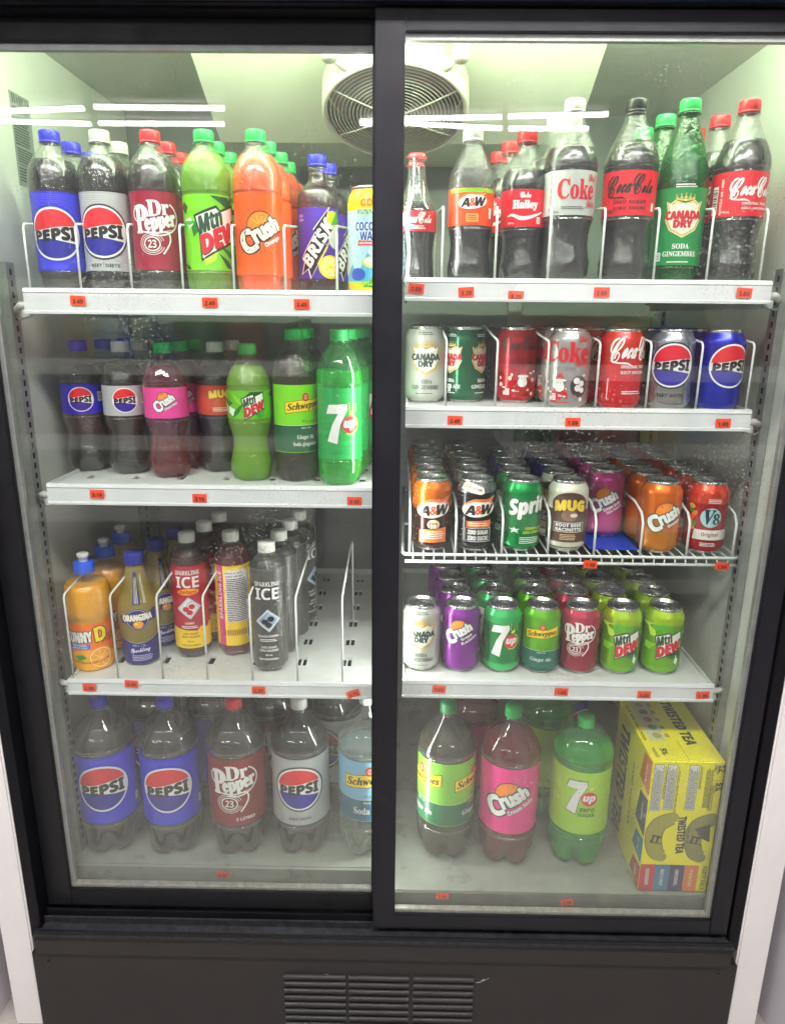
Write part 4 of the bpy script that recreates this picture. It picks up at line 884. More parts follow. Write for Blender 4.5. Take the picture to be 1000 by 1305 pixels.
    MB().lathe([(.0485, .001), (.0485, .115)], M['greyback'], 40, cap0=True).obj('fan_back_plate', f)
    for sg in (-1, 1):
        br = MB(); a = Vector((sg * .072, -.092, .010)); bb = Vector((sg * .098, -.118, .018)); br.tube([a, (a + bb) / 2, bb], .0075, M['cream'], 10)
        br.tube([bb + Vector((0, 0, -.01)), bb + Vector((0, 0, .014))], .0125, M['cream'], 16); br.obj('fan_mount', f)
    # slotted pilasters
    for x, w in ((XL, .014), (XR, -.014)):
        for y0 in (.098, .56):
            p = MB(); a, b = sorted((x + w * .1, x + w)); p.box((a, y0, ZF + .002), (b, y0 + .024, 1.345), M['galv'])
            xs = x + w * 1.03
            for q in range(62):
                z = ZF + .03 + q * .0165
                if z < 1.33: p.box((min(xs, xs - w * .05), y0 + .009, z), (max(xs, xs - w * .05), y0 + .015, z + .009), M['dark'])
            p.obj('shelf_pilaster', C)
    for x in (-.24, .24):
        MB().box((x, YB - .012, ZF + .002), (x + .03, YB - .0005, 1.55), M['galv']).obj('shelf_pilaster', C)
    # maker's notice on the left wall
    A = Art(); A.text('HABCO', 'ser', -.0, .058, .050, .013, '#1a1c1c', 1, rot=0)
    n = MB().box((XL + .0004, .196, 1.466), (XL + .0012, .256, 1.600), M['paper']).obj('notice_sheet', C)
    A.fine(0, .044, .05, .008, 2, '#1a1c1c', 1, seed=2); A.fine(-.004, .012, .046, .04, 10, '#2a2c2c', 1, seed=3); A.fine(0, -.022, .05, .022, 6, '#2a2c2c', 1, seed=5); A.rect(-.026, -.036, .026, -.0352, '#1a1c1c', 1); A.fine(-.004, -.05, .044, .022, 5, '#2a2c2c', 1, seed=9)
    link('notice_lettering', A.flatmesh(lambda u, v, l: (XL + .0013 + l, .226 + u, 1.533 + v)), n)
    # two lamp tubes behind the header, and an added fill tube behind the mullion
    lampm = mat('cooler_lamp_glow', (.84, 1.0, .68), emit=COOLER_LAMP)
    ml = mat('mullion_fill_glow', (.97, 1.0, .95), emit=MULLION_FILL)
    h = MB().box((-.017, .098, .33), (-.007, .103, 1.6), M['cream']).obj('lamp_holder', C); MB().tube([(-.012, .088, .34), (-.012, .088, 1.59)], .0075, ml, 10).obj('lamp_tube', h)
    for a, b in (((-.55, .083, 1.672), (-.03, .083, 1.672)), ((.0, .083, 1.672), (.54, .083, 1.672))):
        l = MB().tube([a, b], .0085, lampm, 10); h = MB().box((a[0], .068, 1.682), (b[0], .098, 1.6918), M['cream']).obj('lamp_holder', C)
        l.obj('lamp_tube', h)
    # sliding doors
    def door(x0, x1, z0, z1, gx0, gx1, gz0, gz1, y, fm):
        d = MB(); t = .022
        d.box((x0, y, z0), (gx0, y + t, z1), fm, .0012); d.box((gx1, y, z0), (x1, y + t, z1), fm, .0012)
        d.box((gx0 + .0002, y + .0004, gz1), (gx1 - .0002, y + t, z1 - .0003), fm, .0012); d.box((gx0 + .0002, y + .0004, z0 + .0003), (gx1 - .0002, y + t, gz0), fm, .0012)
        D = d.obj('sliding_door', C)
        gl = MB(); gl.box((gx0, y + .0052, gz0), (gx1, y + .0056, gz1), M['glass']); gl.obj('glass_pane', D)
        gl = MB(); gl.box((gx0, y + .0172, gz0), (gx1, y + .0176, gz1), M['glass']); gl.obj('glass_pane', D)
        sp = MB(); w = .0075
        sp.box((gx0, y + .0070, gz0), (gx1, y + .0160, gz0 + w), M['silver']); sp.box((gx0, y + .0070, gz1 - w), (gx1, y + .0160, gz1), M['galv'])
        xo = gx0 if gx0 < -.1 else gx1 - w
        sp.box((xo, y + .0071, gz0 + w), (xo + w, y + .0159, gz1 - w), M['galv'])
        for q in range(int((gx1 - gx0) / .003)):
            x = gx0 + .002 + q * .003; sp.box((x, y + .0062, gz0 + .002), (x + .0014, y + .0069, gz0 + .0052), M['galv'])
        for q in range(int((gz1 - gz0) / .003)):
            z = gz0 + .002 + q * .003
            for xx in (xo + .002,): sp.box((xx, y + .0062, z), (xx + .0032, y + .0069, z + .0014), M['galv'])
        sp.obj('glazing_spacer', D); return D
    door(-.0385, .5795, .2345, 1.6375, -.001, .549, .264, 1.612, -.002, M['stile'])
    door(-.6265, -.0300, .241, 1.6365, -.583, -.043, .276, 1.609, .029, M['black'])
    return C

# ------------------------------------------------------------------ shelves
def rail_label(*a): pass
def shelf(x0, x1, ztop, zbot, yf, wires, hv, slots, label, arms=(1, 1)):
    s = empty('cooler_shelf', ((x0 + x1) / 2, yf, ztop), label=label, cat='shelf', group='shelves inside the cooler'); ox, oz = (x0 + x1) / 2, ztop
    zd = ztop - .006
    r = MB(); r.prism([(yf + .004, ztop), (yf, ztop - .0008), (yf - .002, ztop - .006), (yf - .0005, ztop - .0075), (yf - .0015, zbot + .005), (yf - .004, zbot + .0035), (yf - .004, zbot), (yf + .001, zbot), (yf + .002, ztop - .004)], x0, x1, M['rail'], 'x')
    # deck plate with real slots
    xs = [x0 + .004, x1 - .004]; ys = [yf + .0042, .60]
    if slots:
        hx, hy = [], []
        for cx_ in slots: hx += [(cx_ - .008, cx_ - .001), (cx_ + .0015, cx_ + .0085)] if len(slots) and cx_ > -.2 and ztop < .7 else [(cx_ - .007, cx_ + .004)]
        for q in range(6): y = .133 + q * .083; hy.append((y, y + .030))
        for a, b in hx: xs += [a, b]
        for a, b in hy: ys += [a, b]
        xs.sort(); ys.sort()
    d = MB()
    for i in range(len(xs) - 1):
        for j in range(len(ys) - 1):
            xm, ym = (xs[i] + xs[i + 1]) / 2, (ys[j] + ys[j + 1]) / 2
            hole = bool(slots) and any(a < xm < b for a, b in hx) and any(a < ym < b for a, b in hy)
            if not hole: d.add([(xs[i], ys[j], zd), (xs[i + 1], ys[j], zd), (xs[i + 1], ys[j + 1], zd), (xs[i], ys[j + 1], zd)], [(0, 1, 2, 3)], M['deck'])
            if hole:
                X0, X1, Y0, Y1 = xs[i], xs[i + 1], ys[j], ys[j + 1]; d.add([(X0, Y0, zd), (X1, Y0, zd), (X1, Y1, zd), (X0, Y1, zd), (X0, Y0, zd - .004), (X1, Y0, zd - .004), (X1, Y1, zd - .004), (X0, Y1, zd - .004)], [(0, 1, 5, 4), (1, 2, 6, 5), (2, 3, 7, 6), (3, 0, 4, 7)], M['deck'])
    for cx_ in (slots or []): d.box((cx_ - .014, .125, zd - .020), (cx_ + .014, .595, zd - .016), M['dark'])  # dark strips added below the slots to paint their shade
    # folded side and back edges
    d.box((x0 + .001, yf + .006, zbot + .006), (x0 + .0038, .60, zd + .006), M['deck']); d.box((x1 - .0038, yf + .006, zbot + .006), (x1 - .001, .60, zd + .006), M['deck']); d.box((x0, .6005, zd - .015), (x1, .603, zd + .012), M['deck'])
    dz = mat('shelf_underside', (.5, .5, .5), .5)
    d.add([(x0 + .004, yf + .005, zd - .0045), (x1 - .004, yf + .005, zd - .0045), (x1 - .004, .6, zd - .0045), (x0 + .004, .6, zd - .0045)], [(0, 3, 2, 1)], dz) if not slots else None
    off = Matrix.Translation((-ox, -yf, -oz))
    for mb, nm in ((d, 'deck'), (r, 'price_rail')):
        o = mb.obj(nm, s, fix=(nm != 'deck')); o.data.transform(off)
    wm = None
    for x in wires:
        if wm is None:
            w = MB(); h = hv; y0 = yf + .013
            w.tube([(0, y0, zd + .001), (0, y0, ztop + h - .004), (0, y0 + .002, ztop + h), (0, y0 + .006, ztop + h + .003), (0, y0 + .19, ztop + h + .022), (0, y0 + .25, ztop + h + .020), (0, y0 + .256, ztop + h + .01), (0, y0 + .258, zd + .001)], .00175, M['wire'], 8)
            wm = w.mesh(); wm.transform(off @ Matrix.Translation((0, 0, 0)))
            wm.transform(Matrix.Translation((ox, 0, 0)))
        o = link('lane_divider', wm, s); o.location = (x - ox, 0, 0)
    for sg, on in zip((-1, 1), arms):
        if not on: continue
        xe = x0 if sg < 0 else x1; a = MB(); a.box(tuple(min(p, q) for p, q in zip((xe + sg * .001, yf + .012, zbot - .006), (xe + sg * .012, .59, zbot + .006))), tuple(max(p, q) for p, q in zip((xe + sg * .001, yf + .012, zbot - .006), (xe + sg * .012, .59, zbot + .006))), M['rail'], .001)
        a.tube([(xe, yf + .012, zbot + .012), (xe + sg * .014, yf + .014, zbot + .012), (xe + sg * .028, yf + .03, zbot + .006)], .005, M['white'], 8)
        a.tube([(xe - sg * .004, yf + .01, zbot - .003), (xe + sg * .02, yf + .02, zbot - .008), (xe + sg * .034, yf + .035, zbot - .004)], .0018, M['galv'], 6)
        o = a.obj('shelf_arm', s); o.data.transform(off)
    return s
def wire_shelf(x0, x1, z, yf, wires, hv, label):
    ox = (x0 + x1) / 2; s = empty('wire_shelf', (ox, yf, z), label=label, cat='shelf', group='shelves inside the cooler'); off = Matrix.Translation((-ox, -yf, -z))
    f = MB(); f.tube([(x0 + .002, .58, z), (x0, yf + .008, z), (x0 + .004, yf + .001, z), (x0 + .01, yf, z), (x1 - .01, yf, z), (x1 - .004, yf + .001, z), (x1, yf + .008, z), (x1 - .002, .58, z)], .0026, M['wire'], 8)
    f.tube([(x0 + .004, yf - .001, z - .012), (x1 - .004, yf - .001, z - .012)], .0026, M['wire'], 8)
    f.tube([(x0, .3, z - .004), (x1, .3, z - .004)], .0026, M['wire'], 8); f.tube([(x0, .58, z - .004), (x1, .58, z - .004)], .0026, M['wire'], 8)
    o = f.obj('shelf_frame', s, fix=False); o.data.transform(off)
    w = MB(); w.tube([(0, .58, z + .0002), (0, yf + .006, z + .0002), (0, yf + .0005, z - .004), (0, yf - .001, z - .011)], .0014, M['wire'], 6); wm = w.mesh(); wm.transform(off @ Matrix.Translation((ox, 0, 0)))
    n = int((x1 - x0) / .0168)
    for q in range(1, n): o = link('deck_wire', wm, s); o.location = (x0 + (x1 - x0) * q / n - ox, 0, 0)
    w = MB(); y0 = yf + .004; h = hv
    w.tube([(0, y0, z), (0, y0, z + h - .003), (0, y0 + .002, z + h), (0, y0 + .012, z + h + .012), (0, y0 + .05, z + h + .022), (0, .55, z + h + .03), (0, .558, z + h + .02), (0, .56, z)], .0021, M['wire'], 8); wm2 = w.mesh(); wm2.transform(off @ Matrix.Translation((ox, 0, 0)))
    for x in wires: o = link('lane_divider', wm2, s); o.location = (x - ox, 0, 0)
    return s

# ------------------------------------------------------------------ the goods
USED = {}
ORD = ["front", "second", "third", "fourth", "fifth", "sixth", "seventh"]
def put(key, x, y, z, s, label, cat, group, jitter=0.):
    root = PR[key]
    o = root if key not in USED else dup(root); USED[key] = 1
    o.location = (x, y, z); o.rotation_euler = (0, 0, -math.atan2(x, 1 + y) + math.asin(max(-.98, min(.98, s))) + jitter)
    setp(o, label=label, cat=cat, group=group); return o
def lane(key, x, y, z, s, n, pitch, short, where, cat='bottle', drift=0., turn=None):
    for i in range(n):
        lb = f'{short}, {ORD[i]} in lane, {where}' if n > 1 else f'{short}, {where}'
        a = random.uniform(-1.2, 1.2) if i else 0
        if turn and i: a = turn[i - 1]
        put(key, x + drift * i + (random.uniform(-.002, .002) if i else 0), y + pitch * i, z, s, lb, cat, f'{cat}s on {where}', a)
def goods():
    TL, TR, ML_, MR_, R3, BL, BR, F = 'top left shelf', 'top right shelf', 'second left shelf', 'second right shelf', 'wire shelf', 'lowest left shelf', 'lowest right shelf', 'cooler floor'
    z = 1.301
    lane('pepsi591', -.520, .132, z, -.22, 3, .073, 'dark cola bottle with blue label', TL)
    lane('diet591', -.446, .130, z, -.24, 2, .073, 'dark cola bottle with silver dotted label', TL)
    lane('drp591', -.371, .128, z, -.02, 3, .073, 'dark soda bottle with maroon label', TL)
    lane('dew591', -.292, .125, z, .30, 3, .073, 'lime green soda bottle with shard label', TL)
    lane('crush591', -.216, .122, z, .05, 4, .073, 'orange soda bottle with green cap', TL, drift=.004)
    lane('brisk', -.138, .215, z, .0, 2, .068, 'purple iced tea bottle with lemon label', TL, drift=.012)
    lane('c_coco', -.050, .122, z, .03, 1, .07, 'tall yellow and blue coconut water can', TL, 'can')
    z = 1.320
    lane('glass', .018, .128, z, .0, 2, .062, 'small glass cola bottle with red label', TR)
    lane('aw', .099, .130, z, .08, 1, .07, 'nearly empty looking root beer bottle with orange label', TR)
    lane('hailey', .179, .140, z, .06, 3, .070, 'smaller cola bottle with a name printed on red', TR, drift=-.012)
    lane('dcoke', .241, .122, z, .25, 2, .079, 'diet cola bottle with silver label', TR, drift=-.010)
    lane('zero', .328, .120, z, 0, 1, .079, 'sugar free cola bottle with black script on red', TR, drift=-.004)
    lane('cd', .407, .130, z, .2, 3, .079, 'green ginger ale bottle with shield emblem', TR, drift=-.006)
    lane('coke', .487, .120, z, .5, 3, .079, 'classic cola bottle with white script on red', TR, drift=-.006)
    z = 1.0085
    lane('pepsicon', -.545, .207, z, -.12, 3, .074, 'cola bottle with narrow waist and blue label', ML_, drift=.012)
    lane('dietcon', -.467, .190, z, 0, 3, .074, 'diet cola bottle with narrow waist and silver label', ML_, drift=.004)
    lane('crushcon', -.389, .165, z, -.1, 3, .074, 'pink cream soda bottle with green cap', ML_, drift=.004)
    lane('mugcon', -.316, .215, z, .1, 2, .072, 'root beer bottle with brown red label', ML_, drift=.012)
    lane('dewcon', -.248, .150, z, .12, 1, .072, 'bright lime soda bottle with narrow waist', ML_)
    lane('schcon', -.173, .152, z, .45, 3, .074, 'ginger ale bottle with lime and dark green label', ML_)
    lane('7up', -.099, .128, z, .05, 4, .074, 'green lemon lime bottle with large white figure', ML_, drift=.008)
    z = 1.1355
    for k, x, y, s, sh in (('c_cdw', .038, .19, .03, 'white ginger ale can with gold shield'), ('c_cdg', .105, .20, .08, 'dark green ginger ale can'), ('c_zero', .191, .20, .08, 'red sugar free cola can with bearded figure'), ('c_diet', .260, .125, -.12, 'silver diet cola can with bearded figure'),
                           ('c_coke', .337, .115, .45, 'red cola can with white script'), ('c_dpep', .414, .115, .1, 'silver diet cola can with round emblem'), ('c_pep', .490, .115, .5, 'bright blue cola can with round emblem')):
        lane(k, x, y, z, s, 4, .0675, sh, MR_, 'can', drift=-.006 if k in ('c_pep', 'c_coke') else 0.)
    z = .8945
    for k, x, y, s, n, sh in (('c_aw', .053, .146, .1, 6, 'orange and brown root beer can'), ('c_awz', .127, .145, .15, 6, 'black and silver root beer can'), ('c_sprite', .203, .147, .35, 2, 'green lemon lime soda can'), ('c_mug', .280, .146, .15, 2, 'cream and brown root beer can'),
                              ('c_cream', .363, .222, .0, 5, 'pink cream soda can'), ('c_crush', .435, .146, .3, 6, 'orange soda can'), ('c_v8', .513, .148, .28, 6, 'red vegetable juice can')):
        lane(k, x, y, z + (.0035 if k in ('c_cream',) else 0), s, n, .0672, sh, R3, 'can', drift=-.001)
    for i, (x, y) in enumerate(((.204, .283), (.206, .351), (.207, .419), (.279, .283), (.280, .351), (.282, .419), (.283, .487))):
        put('c_blue', x, y, z, 0, f'dark blue can {ORD[i % 3 + 2] if i < 6 else "sixth"} in the {"green" if i < 3 else "cream"} can lane of the wire shelf', 'can', 'dark blue cans on the wire shelf')
    z = .675
    for k, x, y, s, n, sh, dr in (('c_cdw', .040, .137, 0, 1, 'white ginger ale can', 0), ('c_grape', .109, .137, -.12, 4, 'purple grape soda can', -.006), ('c_7up', .181, .137, .1, 4, 'green lemon lime can', -.006), ('c_sch', .249, .137, .08, 4, 'lime and teal ginger ale can', .0),
                              ('c_drp', .317, .137, .0, 4, 'maroon spiced soda can', -.001), ('c_dew', .388, .137, .3, 4, 'lime citrus soda can left of its twin', -.003), ('c_dew', .461, .138, .3, 5, 'lime citrus soda can right of its twin', .0)):
        lane(k, x, y, z, s, n, .0672, sh, BR, 'can', drift=dr)
    z = .6715
    lane('sunny', -.540, .130, z, -.15, 3, .082, 'orange juice bottle with blue sport cap', BL)
    lane('orangina', -.461, .150, z, -.1, 3, .074, 'bulbous citrus drink bottle with navy cap', BL, drift=.012)
    lane('icered', -.376, .180, z, -.15, 3, .066, 'slim cherry sparkling water bottle with red label', BL, drift=.012)
    lane('icepink', -.301, .190, z, .1, 1, .066, 'slim pink bottle turned to its nutrition panel', BL)
    lane('iceblack', -.226, .132, z, -.08, 4, .066, 'slim dark grey sparkling water bottle', BL, drift=.009)
    z = ZF + .001
    for k, x, y, s, sh in (('pepsi2', -.546, .140, -.2, 'leftmost two litre cola bottle with blue label'), ('pepsi2', -.425, .140, -.17, 'two litre blue label cola bottle beside the maroon one'), ('drp2', -.300, .142, -.15, 'two litre maroon label soda bottle'), ('diet2', -.181, .146, -.08, 'two litre silver label diet cola bottle'),
                           ('club2', -.056, .142, .1, 'clear two litre club soda bottle with sky blue label'), ('sch2', .092, .140, .08, 'two litre ginger ale bottle with lime and green label'), ('crush2', .208, .128, .0, 'two litre pink cream soda bottle'), ('7up2', .340, .130, .04, 'two litre green lemon lime bottle')):
        put(k, x, y, z, s, sh + ' on the cooler floor', 'bottle', 'two litre bottles on the cooler floor')
    for k, x, y, sh in (('pepsi2', -.495, .262, 'cola bottle behind the leftmost two litre bottle'), ('pepsi2', -.372, .268, 'cola bottle behind the second two litre bottle'), ('drp2', -.252, .265, 'maroon label bottle behind the first maroon one'), ('diet2', -.125, .272, 'silver label bottle behind the first silver one'),
                        ('crush2', .150, .262, 'pink bottle half hidden behind the front pink bottle'), ('7up2', .300, .262, 'green bottle behind the front green bottle'), ('pepsi2', .352, .350, 'blue label bottle between green bottle and yellow carton')):
        put(k, x, y, z, random.uniform(-.9, .9), sh, 'bottle', 'two litre bottles on the cooler floor')
    for k in PR:
        if k not in USED:
            for ch in list(PR[k].children_recursive): bpy.data.objects.remove(ch)
            bpy.data.objects.remove(PR[k])

def carton():
    w, h, d = .121, .266, .196; Y = mat('yellow_carton', '#fcf012', .42, coat=.25, rnoise=.06, nscale=14, bump=.1, bscale=25)
    root = empty('beverage_carton', (.4905, .0335, ZF + .0012), label='bright yellow twelve pack carton standing on end at the right', cat='carton'); root.rotation_euler = (0, 0, -.01)
    b = MB().box((-w / 2, 0, 0), (w / 2, d, h), Y, .0022).obj('carton_board', root)
    o1, o2, o3, o4 = '#e0763a', '#31325c', '#3f7fa8', '#c02f3c'
    A = Art(); X = lambda u: u * w; Z = lambda v: v * h     # front: u -.5..5, v 0..1
    for (u0, u1, c, t) in ((-.5, -.285, '#c8323c', 'RASPBERRY'), (-.285, -.075, '#3c78a0', 'HALF & HALF'), (-.075, .135, '#3a3262', 'ORIGINAL'), (.135, .335, '#e07a44', 'PEACH')):
        A.rect(X(u0), Z(.008), X(u1), Z(.215), c, 1); A.text(t, 'b', X((u0 + u1) / 2), Z(.115), Z(.13), .0062, WHT if c != '#e07a44' else '#f6d8a0', 2, rot=-pi / 2)
    A.text('PARTY PACK', 'b', X(.42), Z(.115), Z(.19), .0085, '#8a7c1c', 2, rot=-pi / 2)
    for (u, v0, v1, n) in ((-.405, .63, .975, 9), (-.225, .64, .975, 9), (.08, .64, .975, 9)):
        A.rect(X(u - .068), Z(v0), X(u + .068), Z(v1), '#3a3a30', 1); A.rect(X(u - .062), Z(v0 + .003), X(u + .062), Z(v1 - .003), '#eceae2', 1.6); A.fine(X(u), Z((v0 + v1) / 2), Z(v1 - v0 - .02), X(.11), n, '#45453c', 2.4, rot=pi / 2, seed=int(u * 100) + 60)
    for (u, v0, v1, n) in ((-.305, .72, .96, 2), (-.125, .62, .96, 2), (.18, .8, .97, 2), (.30, .66, .97, 8)): A.fine(X(u), Z((v0 + v1) / 2), Z(v1 - v0), X(.10 if n > 3 else .035), n, '#5a5620', 1, rot=pi / 2, seed=n)
    A.text('12', 'b', X(.455), Z(.955), .013, .0105, '#2a2818', 2, rot=-pi / 2, bold=.0003); A.text('355 mL', 'b', X(.405), Z(.945), .018, .0042, '#2a2818', 2, rot=-pi / 2); A.text('CANS', 'b', X(.365), Z(.96), .011, .0036, '#2a2818', 2, rot=-pi / 2)
    A.rect(X(.34), Z(.865), X(.49), Z(.8665), '#2a2818', 1.5)
    A.text('5%', 'b', X(.45), Z(.82), .016, .0105, '#2a2818', 2, rot=-pi / 2, bold=.0003); A.text('ALC./VOL.', 'b', X(.405), Z(.81), .020, .0036, '#2a2818', 2, rot=-pi / 2); A.fine(X(.36), Z(.74), Z(.2), X(.06), 3, '#5a5620', 1, rot=pi / 2)
    def bean(cx, sg, col):
        for wd, c, l in ((.030, '#5a5424', 1), (.027, col, 1.6)): A.line([(X(cx) + sg * .016, Z(.575), .85), (X(cx) - sg * .006, Z(.52), 1.02), (X(cx) - sg * .012, Z(.42), 1), (X(cx) - sg * .006, Z(.32), .95), (X(cx) + sg * .004, Z(.285), .8)], wd, c, l)
        for (x, y, q) in ((sg * .016, .583, .0115), (sg * .004, .277, .0108)): A.ell(X(cx) + x, Z(y), q, q * .9, col, 1.8)
        A.text('IT', 'b', X(cx) - sg * .008, Z(.415), .016, .014, '#1c1a10', 3, rot=-.25, bold=.0005); A.line([(X(cx) - .018, Z(.39)), (X(cx) + .004, Z(.38))], .0015, '#1c1a10', 3)
    bean(-.27, 1, '#a8a032'); bean(.29, 1, '#8f8a44'); A.poly([(X(.2), Z(.5)), (X(.41), Z(.54)), (X(.43), Z(.4)), (X(.3), Z(.43))], '#4a4436', 2)
    A.text('TWISTED TEA', 'b', X(.015), Z(.45), Z(.285), .0135, '#33301c', 3, rot=-pi / 2 + .03, bold=.0006, out=('#f6ee60', .0008)); A.text('HARD ICED TEA', 'b', X(.115), Z(.45), Z(.13), .0035, '#33301c', 3, rot=-pi / 2)
    link('carton_print', A.flatmesh(lambda u, v, l: (u, -.0004 - l, v)), b)
    A = Art(); D = lambda q: q * d         # left face: a 0 (front) .. 1 (back)
    P = [((.0, 1.0), (.0, .0), (.26, .0), (.24, .35), (.12, .62), (.30, .76), (.22, 1.0))]
    for v0, v1, c, t in ((.73, .985, '#d8783c', 'PEACH'), (.42, .70, '#4a4a58', 'ORIGINAL'), (.21, .40, '#447c9c', 'HALF & HALF'), (.01, .19, '#b84a44', 'RASPBERRY')):
        A.poly([(D(.005), Z(v0)), (D(.26), Z(v0 + .03)), (D(.20), Z(v1 - .02)), (D(.005), Z(v1))], c, 1); A.text(t, 'b', D(.11), Z((v0 + v1) / 2), Z((v1 - v0) * .5), -.006, WHT, 2, rot=-pi / 2)
    A.text('TWISTED', 'b', D(.72), Z(.62), Z(.56), -D(.24), '#3c3820', 2, rot=-pi / 2, bold=.0014, out=('#f6ee60', .0015)); A.text('TEA', 'b', D(.74), Z(.17), Z(.24), -D(.24), '#3c3820', 2, rot=-pi / 2, bold=.0014); A.text('HARD ICED TEA', 'b', D(.42), Z(.52), Z(.5), -.008, '#4c481c', 2, rot=-pi / 2)
    for k in range(16): a = 2 * pi * k / 16; A.line([(D(.33) + .014 * cos(a), Z(.36) + .016 * sin(a)), (D(.33) + .022 * cos(a), Z(.36) + .024 * sin(a))], .0012, '#7a7420', 1.4, sm=False)
    A.ell(D(.33), Z(.36), .012, .014, '#e8dc3a', 1.6)
    link('carton_print', A.flatmesh(lambda u, v, l: (-w / 2 - .0004 - l, u, v)), b)
    A = Art()   # top face: u across, v depth
    A.text('TWISTED TEA', 'b', .022, D(.60), D(.72), .019, '#38341c', 2, rot=-pi / 2, bold=.0008); A.poly([(-.047, D(.30)), (-.047, D(.98)), (-.008, D(.98)), (-.020, D(.30))], '#d8d4b0', 1)
    for k in range(5): A.ell(-.03, D(.38 + .13 * k), .008, .009, ['#b8a83c', '#7a9a5a', '#c86a4a', '#8a8a7c', '#b8b09c'][k], 2); A.fine(-.012, D(.38 + .13 * k), .008, .012, 3, '#3a3828', 2)
    A.text('5%', 'b', -.034, D(.13), .018, .011, '#38341c', 2, rot=-pi / 2, bold=.0003); A.text('12 X 355 mL CANS', 'b', -.055, D(.6), D(.6), .005, '#38341c', 2, rot=-pi / 2); A.fine(-.050, D(.12), .03, .006, 2, '#5a5620', 1, rot=pi / 2); A.rect(-.0005, D(.01), .0004, D(.3), '#a8a010', 1)
    link('carton_print', A.flatmesh(lambda u, v, l: (u, v, h + .0004 + l)), b)

def sticker(x, y, z, txt, rot, where, w=.0225, h=.0135, curl=0.):
    root = empty('price_sticker', (x, y, z), label=where, cat='price sticker', group='orange price stickers on the shelf rails'); root.rotation_euler = (0, rot, 0)
    p = MB(); n = 6; vs = []
    for i in range(n + 1):
        u = -w / 2 + w * i / n; dy = -.0006 - curl * (u / w * 2)**2 * .002
        for zz in (-h / 2, h / 2): vs.append((u, dy, zz))
    p.add(vs, [(2 * i, 2 * i + 2, 2 * i + 3, 2 * i + 1) for i in range(n)], M['orange']); q = p.obj('sticker_paper', root, fix=False)
    A = Art(); A.text(txt, 'b', 0, -.0012, w * .66, h * .46, '#4a0e06', 1, bold=.0001)
    link('sticker_print', A.flatmesh(lambda u, v, l: (u, -.0009 - l - curl * (u / w * 2)**2 * .002, v)), q)

def tubes():
    """ceiling strip lights of the store behind the camera, plus added key lights over the aisle"""
    tm = mat('fluorescent_tube', (1.0, .98, .97), emit=TUBE)
    ta = mat('aisle_key_tube', (1.0, .97, .95), emit=AISLE_KEY)
    T = [((-3.4, -4.33), (-2.15, -4.14)), ((-2.06, -4.11), (-1.2, -4.12)), ((-3.4, -4.42), (-2.27, -4.54)), ((-2.2, -4.52), (-1.3, -4.515)),
         ((-.32, -4.43), (.66, -4.347)), ((.70, -4.33), (1.36, -4.27)), ((-.32, -4.47), (.70, -4.654)), ((.75, -4.65), (1.32, -4.64))]
    names = ['first', 'second', 'third', 'fourth', 'fifth', 'sixth', 'seventh', 'eighth']
    for i, ((a, b), (c, d)) in enumerate(T):
        r = empty('ceiling_light', ((a + c) / 2, (b + d) / 2, 2.6), label=f'{names[i]} ceiling strip light mirrored in the glass doors', cat='ceiling light', group='ceiling strip lights behind the camera')
        o = Matrix.Translation((-(a + c) / 2, -(b + d) / 2, -2.6))
        k = MB().tube([(a, b, 2.6), (c, d, 2.6)], .0155, tm, 10).obj('fluorescent_tube', r); k.data.transform(o)
        k = MB(); k.tube([(a, b, 2.66), (c, d, 2.66)], .03, M['white'], 4); k = k.obj('light_housing', r); k.data.transform(o)
    # added key light: nearer rows over the aisle, outside the mirrored view
    for i, (x0, x1, y) in enumerate(((-1.5, -.3, -1.15), (-.2, 1.1, -1.15), (-1.5, -.3, -1.32), (-.2, 1.1, -1.32))):
        r = empty('ceiling_light', ((x0 + x1) / 2, y, 2.62), label=f'{names[i]} added aisle key light above and behind the camera', cat='ceiling light', group='added key lights over the aisle')
        k = MB().tube([(x0 - (x0 + x1) / 2, 0, 0), (x1 - (x0 + x1) / 2, 0, 0)], .02, ta, 10).obj('fluorescent_tube', r)
        MB().box((x0 - (x0 + x1) / 2, -.04, .028), (x1 - (x0 + x1) / 2, .04, .06), M['white']).obj('light_housing', r)

